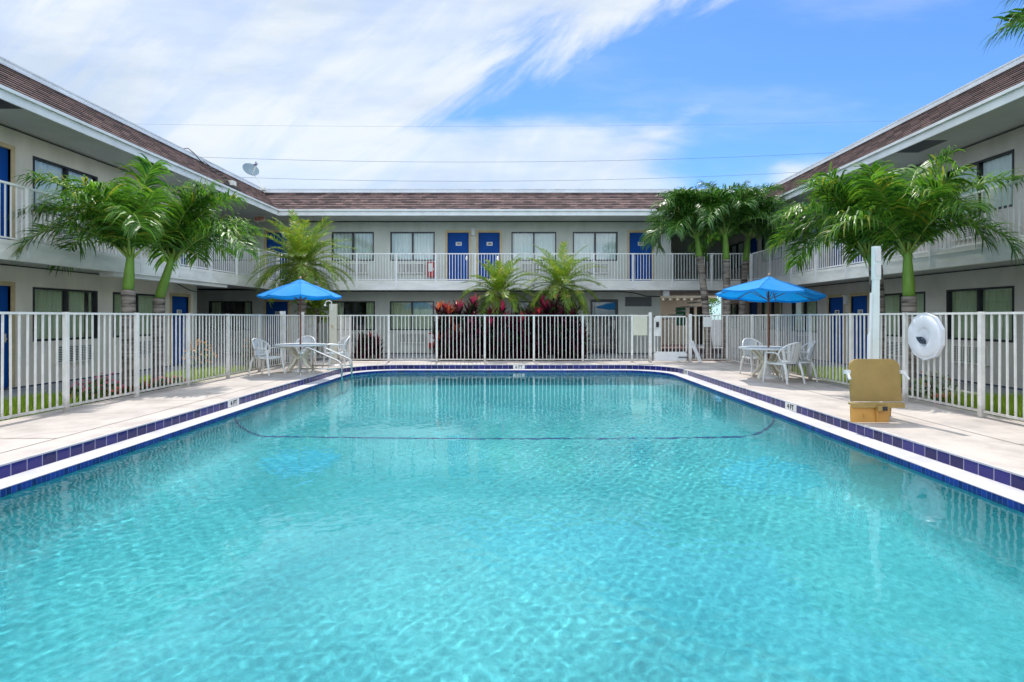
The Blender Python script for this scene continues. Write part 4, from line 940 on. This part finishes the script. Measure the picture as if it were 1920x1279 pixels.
def rplate(x0, x1, z0, z1, y, r_, thick, bow=.04, bottomround=False, slope=0):
    mb = MB(); pts = []
    for cx, cz, a0 in ((x1-r_, z1-r_, 0), (x0+r_, z1-r_, 90)):
        for k in range(9): a = R(a0+90*k/8); pts.append((cx+r_*math.cos(a), cz+r_*math.sin(a)))
    pts += [(x0, z0), (x1, z0)]; N_ = len(pts); cx = (x0+x1)/2
    f = lambda x, z: y + bow*((x-cx)/(x1-x0)*2)**2*-1 + slope*(z-z0)
    nx, nz = 12, 12
    # grid clipped to rounded outline
    def clampx(x, z):
        if z > z1-r_:
            h = math.sqrt(max(0, r_*r_-(z-(z1-r_))**2)); return min(max(x, x0+r_-h), x1-r_+h)
        return x
    vs = []; vb = []
    for j in range(nz+1):
        z = z0+(z1-z0)*(1-(1-j/nz)**1.6)
        for i in range(nx+1): x = clampx(x0+(x1-x0)*i/nx, z); vs.append((x, f(x, z), z)); vb.append((x, f(x, z)+thick, z))
    K = len(vs); fs = []
    for j in range(nz):
        for i in range(nx): a = j*(nx+1)+i; fs.append((a, a+1, a+nx+2, a+nx+1)); fs.append((K+a, K+a+nx+1, K+a+nx+2, K+a+1))
        for a in (j*(nx+1), j*(nx+1)+nx): fs.append((a, a+nx+1, K+a+nx+1, K+a))
    for i in range(nx):
        fs.append((i, i+1, K+i+1, K+i)); a = nz*(nx+1)+i; fs.append((a, a+1, K+a+1, K+a))
    mb.add(vs+vb, fs); return mb
rplate(4.455, 5.135, .27, .835, 7.32, .12, .03, .0, slope=.10).build('backrest', M_gold, lf, world=True, bevel=.006)
mb = MB(); mb.box(4.40, 5.09, 7.20, 7.31, .235, .262); mb.box(4.38, 5.08, 7.185, 7.20, .205, .268); mb.box(4.70, 4.84, 7.15, 7.185, .17, .235); mb.build('seat', M_gold, lf, world=True, bevel=.006)
mb = MB(); mb.box(4.76, 4.82, 7.142, 7.15, .175, .23); mb.build('bracket', M_dark, lf, world=True)
mb = MB(); prism4(mb, (4.635, 7.22, .012), .50, .03, (4.65, 7.24, .235), .52, .03); mb.build('leg_panel', M_orange, lf, world=True, bevel=.004)
mb = MB(); mb.box(4.70, 4.715, 7.18, 7.225, .02, .20); mb.tube([(4.56, 7.23, .10), (4.56, 7.20, .10)], .02, 10); mb.build('panel_rib', M_orange, lf, world=True)
for s_, x in ((-1, 4.41), (1, 5.165)):
    mb = MB(); mb.box(x-.04, x+.04, 7.33, 7.36, .64, .69); mb.tube([(x, 7.34, .66), (x+s_*.008, 7.29, .61), (x+s_*.014, 7.26, .575)], .019, 8); mb.build('armrest', M_plastic, lf, world=True)

# life ring on the right fence
lr = thing('life_ring', 'white life ring in an octagonal white holder hung on the right fence', 'life ring', (XFR-.05, 8.56, 1.10))
mb = MB(); nf = 10; vs = [(.0, .375*math.cos(2*PI*(k+.5)/nf), .375*math.sin(2*PI*(k+.5)/nf)) for k in range(nf)]
mb.add(vs + [(-.05, y, z) for _, y, z in vs], [tuple(range(nf)), tuple(range(nf, 2*nf))[::-1]] + [(k, (k+1) % nf, nf+(k+1) % nf, nf+k) for k in range(nf)]); mb.build('holder', M_ring, lr)
mb = MB(); nn_ = 40; prof = [(.125, -.02)] + [(.2285 - .1035*math.cos(PI*k/10), -.04 - .045*math.sin(PI*k/10)**.7) for k in range(11)] + [(.332, -.03)]
vs = [(x_, r_*math.cos(2*PI*k/nn_), r_*math.sin(2*PI*k/nn_)) for r_, x_ in prof for k in range(nn_)]
mb.add(vs, [(i*nn_+k, i*nn_+(k+1) % nn_, (i+1)*nn_+(k+1) % nn_, (i+1)*nn_+k) for i in range(len(prof)-1) for k in range(nn_)]); mb.build('ring', M_ring, lr, smooth=True)
mb = MB()
for k in range(5): mb.tube([(-.075-.012*k, .07*math.cos(t_*.7+k), -.06+.05*math.sin(t_*.9+k*1.3)) for t_ in range(9)], .008, 5)
mb.build('rope', M_rope, lr)

# depth markers
def marker(loc, rz, txt, lab, w=.36, h=.11):
    t = thing('depth_marker', lab, 'depth marker', loc, rz, group='depth markers set in the riser tiles')
    mb = MB(); mb.box(-w/2, w/2, -.006, .004, -h/2, h/2); mb.mi = 1; text_into(mb, txt, .115, Matrix.Translation((0, -.0085, 0)) @ Matrix.Rotation(R(90), 4, 'X'))
    mb.build('tile', [M_plate, M_ink], t)
marker((DX0+.003, 9.35, -.068), R(90), '4 FT', 'white 4 FT depth marker in the blue tiles of the left pool edge', .36)
marker((DX1-.003, 8.92, -.068), R(-90), '4 FT', 'white 4 FT depth marker in the blue tiles of the right pool edge', .36)
marker((bx(973, DY1), DY1-.003, -.068), 0, '6 FT', 'white 6 FT depth marker at the middle of the far pool edge', .34)
marker((DX1-.003, 14.55, -.068), R(-90), '5 FT', 'small white depth marker near the right rear pool corner', .34)

# ------------------------------------------------------------------ plants
def frond(mb, pet, base, az, e0, Ln, droop, leaf, nl, wid, rnd, vee=.5, fwd=.6, leafdroop=.5, pet_len=.15, pr=.016, twist=0):
    N_ = 16; pts = []; p = Vector(base); ds_ = Ln/N_; T_ = []
    azd = az
    for i in range(N_+1):
        f = i/N_; e = e0 - droop*(f**1.35); d = Vector((math.cos(azd)*math.cos(e), math.sin(azd)*math.cos(e), math.sin(e)))
        pts.append(p.copy()); T_.append(d); p = p + d*ds_; azd += twist/N_
    pet.tube(pts, [pr*(1-.8*i/N_)+.003 for i in range(N_+1)], 5)
    for k in range(nl):
        f = pet_len + (1-pet_len)*(k+.5)/nl; x = f*N_; i = min(int(x), N_-1); q = x-i
        c = pts[i].lerp(pts[i+1], q); tt = T_[i].lerp(T_[i+1], q).normalized()
        side0 = tt.cross(Vector((0, 0, 1)));
        if side0.length < .05: side0 = Vector((-math.sin(az), math.cos(az), 0))
        side0.normalize(); upn = side0.cross(tt).normalized()
        ll = leaf*(.35 + .65*math.sin(PI*min(1, (.12+.80*((f-pet_len)/(1-pet_len)))))**.8)*rnd.uniform(.85, 1.1)
        for s_ in (-1, 1):
            fw = fwd + .5*((f-pet_len)/(1-pet_len))**2
            d = (side0*s_*rnd.uniform(.8, 1.15) + tt*fw*rnd.uniform(.6, 1.4) + upn*vee*rnd.uniform(.0, 1.9)).normalized(); ld = leafdroop*rnd.uniform(.55, 1.5)
            P_ = [c.copy()]; dd = d.copy(); m_ = 4
            for j in range(m_):
                P_.append(P_[-1] + dd*(ll/m_)); dd = (dd + Vector((0, 0, -1))*ld*(j+1)/m_).normalized()
            wv = []
            for j in range(m_+1):
                dj = (P_[min(j+1, m_)]-P_[max(j-1, 0)]).normalized(); w_ = dj.cross(upn);
                if w_.length < .1: w_ = tt.copy()
                wv.append(w_.normalized())
            mb.strip(P_, wv, [wid*.5, wid, wid*.95, wid*.6, wid*.08])
def make_adonidia(label, loc, lean, trunk_r, zs, shaft_h, shaft_r, n, Ln, leaf, seed, m=None, azbias=None, lpos=None, droopk=1.0):
    """zs = height of shaft bottom above base, lean = xy offset of shaft bottom / shaft top from base"""
    rnd = random.Random(seed); t = thing('palm_tree', label, 'palm tree', loc, group='green-shafted palm trees in the courtyard')
    (lx, ly), (tx, ty) = lean; mb = MB(); pts = []; rr = []
    for i in range(25):
        f = i/24; pts.append((lx*f**1.5, ly*f**1.5, zs*f)); rr.append(trunk_r*(1.35-.38*min(1, f*4) + .035*(i % 2) ))
    mb.tube(pts, rr, 14); mb.build('trunk', M_trunk, t, smooth=True)
    mb = MB(); mb.tube([(lx+(tx-lx)*f, ly+(ty-ly)*f, zs-.02+shaft_h*f) for f in (0, .12, .35, .6, .85, 1)], [shaft_r*.86, shaft_r*.93, shaft_r*.90, shaft_r*.76, shaft_r*.62, shaft_r*.52], 14); mb.build('crownshaft', M_green, t, smooth=True)
    cr_ = MB(); pet = MB(); top = Vector((tx, ty, zs+shaft_h-.05))
    for k in range(n):
        az = 2.399*k + rnd.uniform(-.3, .3)
        if azbias and rnd.random() < azbias[1]: az = azbias[0] + rnd.uniform(-.9, .9)
        age = k/(n-1)
        e0 = R(84 - 36*age + rnd.uniform(-6, 6)); dr = R(42 + 84*age + rnd.uniform(-14, 14))*droopk
        frond(cr_, pet, top + Vector((math.cos(az), math.sin(az), 0))*.04 + Vector((0,0,-.10*age)), az, e0, Ln*rnd.uniform(.8, 1.1)*(1-.12*(age < .2)), dr, leaf, 66, .017, rnd, vee=.45, fwd=.55, leafdroop=.95, pet_len=.10, pr=.022, twist=rnd.uniform(-.9, .9))
    c = cr_.build('crown', m or M_leafA, t); pet.build('leaf_stalks', M_petiole, c, smooth=True)
    return t
def P3(px, Y_, z): return (bx(px, Y_), Y_, z)
G = -.2
make_adonidia('palm with a thick green shaft behind the left fence, leftmost of the courtyard palms', P3(243, 11.0, G), ((-.03, 0), (.02, 0)), .125, 2.15, .78, .108, 14, 2.2, .72, 1, azbias=(PI, .25))
make_adonidia('palm leaning right with a green shaft, second from the left behind the left fence', P3(297, 11.9, G), ((-.02, .05), (.28, .05)), .12, 2.02, .95, .104, 15, 2.1, .72, 5, azbias=(0, .35))
make_adonidia('palm with a thick bright green shaft right of the pool lift, rightmost in the courtyard', P3(1707, 10.5, G), ((-.03, 0), (-.06, 0)), .125, 2.0, .95, .112, 15, 2.0, .72, 9)
make_adonidia('palm with a tan trunk directly behind the tall post of the pool lift', P3(1652, 11.6, G), ((-.12, 0), (-.28, 0)), .13, 2.7, .35, .10, 16, 2.15, .72, 12, azbias=(PI, .55))
make_adonidia('slim palm leaning left, leftmost of the three behind the right rear fence', P3(1330, 18.2, G), ((-.32, 0), (-.42, 0)), .115, 3.62, .75, .115, 19, 2.2, .72, 15, M_leafD, azbias=(PI, .5), droopk=1.22)
make_adonidia('slim upright palm, middle of the three behind the right rear fence', P3(1364, 18.0, G), ((-.04, 0), (-.08, 0)), .115, 3.5, .95, .115, 20, 2.2, .72, 18, M_leafD, droopk=1.15)
make_adonidia('slim palm leaning right, rightmost of the three behind the right rear fence', P3(1388, 18.9, G), ((.18, 0), (.3, 0)), .11, 3.55, .95, .12, 18, 2.0, .72, 21, M_leafD)
make_adonidia('tall palm outside the frame whose hanging frond tips cross the upper right corner', (7.9, 6.35, G), ((.02, 0), (.05, 0)), .13, 3.8, .9, .13, 18, 2.25, .72, 27, M_leafD, azbias=(PI, .6), droopk=1.0)

def make_date(label, loc, h, n, Ln, leaf, seed, tr=.09, lo=1.0, name='date_palm'):
    rnd = random.Random(seed); t = thing(name, label, 'palm tree', loc, group='feathery pygmy date palms')
    mb = MB(); mb.tube([(0, 0, h*f) for f in [i/16 for i in range(17)]], [tr*(1.1 - .1*(i % 2) + .5*(i/16)**4) for i in range(17)], 12); mb.build('trunk', M_trunk, t, smooth=True)
    cr_ = MB(); pet = MB()
    for k in range(n):
        az = 2.399*k + rnd.uniform(-.2, .2); age = k/(n-1)
        e0 = R(84 - 108*lo*age**.9 + rnd.uniform(-6, 6)); dr = R(50 + 30*age + rnd.uniform(-8, 8))
        frond(cr_, pet, Vector((0, 0, h-.05)) + Vector((math.cos(az), math.sin(az), 0))*.05, az, e0, Ln*rnd.uniform(.88, 1.08), dr, leaf, 54, .0098, rnd, vee=.3, fwd=.75, leafdroop=.25, pet_len=.12, pr=.012)
    c = cr_.build('crown', M_leafP, t); pet.build('leaf_stalks', M_petiole, c, smooth=True); return t
make_date('feathery date palm rising behind the left-hand blue umbrella', P3(566, 18.6, G), 3.42, 70, 1.85, .31, 31, .13)
make_date('low feathery date palm among the rear bushes, left one of the middle pair', P3(935, 19.3, G), 2.5, 44, 1.5, .29, 34)
make_date('feathery date palm among the rear bushes, taller right one of the middle pair', P3(1052, 19.3, G), 2.75, 46, 1.65, .29, 37)
make_date('small low date palm under the left-hand umbrella beyond the corner fence', P3(592, 19.3, G), 1.9, 24, .75, .2, 40, .08)

def make_cordyline(label, loc, hs, seed, top):
    rnd = random.Random(seed); t = thing('cordyline_plant', label, 'shrub', loc, group='red-leaved cordyline plants behind the rear fence')
    st = MB(); fo = MB(); yg = MB()
    heads = []
    for h in hs:
        a = rnd.uniform(0, 2*PI); r_ = rnd.uniform(.12, .42); p = Vector((r_*math.cos(a), r_*math.sin(a)*.7, h+rnd.uniform(-.05,.08))); st.tube([(0, 0, 0), (p.x*.5, p.y*.5, h*.5), p], .018, 6); heads.append((p, True))
        heads.append((Vector((p.x*.75+rnd.uniform(-.1,.1), p.y*.75, h*.72)), False)); heads.append((Vector((p.x*.5+rnd.uniform(-.15,.15), p.y*.5, h*.45)), False))
    heads += [(p + Vector((rnd.uniform(-.22,.22), rnd.uniform(-.15,.15), -rnd.uniform(.12,.4))), False) for p, m_ in list(heads)]
    for p, main in heads:
        for k in range(26 if main else 22):
            az = 2.399*k; f = k/26; e = R(85-85*f + rnd.uniform(-8, 8)); l = rnd.uniform(.34, .52); d = Vector((math.cos(az)*math.cos(e), math.sin(az)*math.cos(e), math.sin(e)))
            P_ = [p - Vector((0,0,.15*f))]; 
            for j in range(3): P_.append(P_[-1]+d*l/3); d = (d + Vector((0,0,-.28))).normalized()
            sd_ = d.cross(Vector((0,0,1))); sd_ = sd_.normalized() if sd_.length > .05 else Vector((1,0,0))
            (yg if (main and f < .22) else fo).strip(P_, [sd_]*4, [.016, .042, .036, .003])
    st.build('stem', M_stem, t); fo.build('foliage', M_cord, t); yg.build('young_leaves', top, t); return t
labs = ['orange-tipped cordyline at the left end of the row', 'cordyline with the tall scarlet tip near the left end of the row', 'dark cordyline with a dull red tip left of the low palm', 'maroon cordyline just left of the low date palm trunk',
        'shorter maroon cordyline in front of the low date palm', 'dark cordyline in the gap between the two date palms', 'cordyline with a low bright red tip between the two palms', 'cordyline with the tallest pink tip, right of the row middle',
        'maroon cordyline in front of the taller date palm', 'maroon cordyline right of the taller date palm', 'small dark cordyline at the right end of the row']
cpx = [833, 856, 880, 905, 934, 972, 993, 1024, 1048, 1068, 1088]; chh = [1.75, 1.88, 1.92, 1.72, 1.72, 1.68, 1.58, 2.08, 1.85, 1.8, 1.3]
tops = [M_cordO, M_cordR, M_cordP, M_cordR, M_cordP, M_cord, M_cordR, M_cordP, M_cord, M_cord, M_cord]
for i, (p, h) in enumerate(zip(cpx, chh)):
    make_cordyline(labs[i], P3(p, 18.15 + .3*(i % 2), G), [h, h*.93, h*.86, h*.72, h*.58, h*.42], 50+i, tops[i])
make_cordyline('low dark red cordyline on the gravel, left of the row and near the fence end', P3(672, 19.6, G), [.7, .6], 70, M_cord)
make_cordyline('low dark red cordyline with upright leaves on the gravel beneath the first rear window', P3(697, 19.8, G), [.8, .65], 71, M_cordR)

def make_clump(name, label, loc, r_, h, seed, mf, ml=None, nl=220, nf=60, cat='flowers', group=None, blade=.05):
    rnd = random.Random(seed); t = thing(name, label, cat, loc, group=group); fo = MB(); fl_ = MB()
    for k in range(nl + nf):
        a = rnd.uniform(0, 2*PI); q = math.sqrt(rnd.random()); x, y = q*r_*math.cos(a), q*r_*math.sin(a); zt_ = h*math.sqrt(max(0.05, 1-q*q*.8))
        z = rnd.uniform(0, zt_) if k < nl else zt_*rnd.uniform(.8, 1.12); n_ = Vector((rnd.uniform(-1,1), rnd.uniform(-1,1), rnd.uniform(.1,1))).normalized(); u_ = n_.orthogonal().normalized(); v_ = n_.cross(u_); s_ = blade*rnd.uniform(.6, 1.3)*(1 if k < nl else .8); c = Vector((x, y, z))
        (fo if k < nl else fl_).add([c-u_*s_, c-v_*s_*.6, c+u_*s_, c+v_*s_*.6], [(0,1,2,3)])
    st = MB()
    for k in range(5): a = k*1.26; st.tube([(0,0,-.0), (math.cos(a)*r_*.4, math.sin(a)*r_*.4, h*.6)], .008, 4)
    st.build('stems', M_stem, t); fo.build('foliage', ml or M_bush, t); fl_.build('blossoms', mf, t); return t
def bxy(px, X_): return FPX*X_/(px-CX)
gL = 'flower clumps behind the left fence'
fls = [(-7.6, 160, M_fpink, 'pink flowering clump behind the left fence, nearest the camera', .45), (-7.9, 196, M_fpink, 'tall pink flowering clump left of the first palm', .5), (-7.45, 215, M_fred, 'red bedding flowers at the foot of the first palm', .3),
       (-7.5, 262, M_fred, 'red bedding flowers between the two left palm trunks', .3), (-7.55, 300, M_fred, 'red bedding flowers at the foot of the leaning palm', .32), (-7.6, 328, M_fred, 'red bedding flowers in front of the blue door 175', .3)]
for i, (x, p, m_, lb, h) in enumerate(fls): make_clump('flower_clump', lb, (x, bxy(p, x), G), .34, h, 80+i, m_, group=gL)
make_clump('croton_bush', 'orange-topped bush beside the corner of the left wing', (-8.6, bxy(375, -8.6), G), .42, .95, 90, M_forange, nl=260, nf=110, cat='bush')
make_clump('croton_bush', 'small orange-topped bush in front of the dark recess', (-8.4, bxy(465, -8.4), G), .22, .98, 91, M_forange, nl=120, nf=40, cat='bush')
make_clump('variegated_shrub', 'white and green variegated shrub below the life ring', (7.6, bxy(1752, 7.6), G), .42, .62, 92, M_fred, ml=M_variegated, nl=420, nf=20, cat='shrub')
make_clump('flower_clump', 'red flowers behind the right fence under the life ring', (7.2, bxy(1775, 7.2), G), .3, .3, 93, M_fred, nf=50)
make_clump('flower_clump', 'pink flowers behind the right fence left of the pool lift seat', (7.0, bxy(1610, 7.0), G), .25, .25, 94, M_fpink, nf=50)
# trees beyond the passage
def make_tree(label, loc, h, r_, seed):
    rnd = random.Random(seed); t = thing('tree', label, 'tree', loc); mb = MB(); mb.tube([(0,0,0), (.05,0,h*.5), (0,.05,h*.8)], [.12,.09,.04], 8)
    for k in range(5): a = k*1.3; mb.tube([(0,0,h*.45), (math.cos(a)*r_*.5, math.sin(a)*r_*.5, h*.8)], [.05,.02], 5)
    mb.build('trunk', M_stem, t); fo = MB()
    for c_ in range(26):
        a = rnd.uniform(0, 6.28); q = rnd.uniform(0, r_); cc = Vector((math.cos(a)*q, math.sin(a)*q, h*rnd.uniform(.45, 1)))
        for k in range(120):
            n_ = Vector((rnd.gauss(0,1), rnd.gauss(0,1), rnd.gauss(0,1))); c = cc + n_*.18*r_; u_ = n_.normalized().orthogonal().normalized()*.07; v_ = n_.normalized().cross(u_)*.6; fo.add([c-u_, c-v_, c+u_, c+v_], [(0,1,2,3)])
    fo.build('crown', leafmat('tree_leaf', (.06, .14, .02), (.20, .34, .04), .5, .4), t)
make_tree('leafy green tree glimpsed through the passage beside the cream annex', (11.2, 34.5, -.36), 3.6, 1.4, 5)
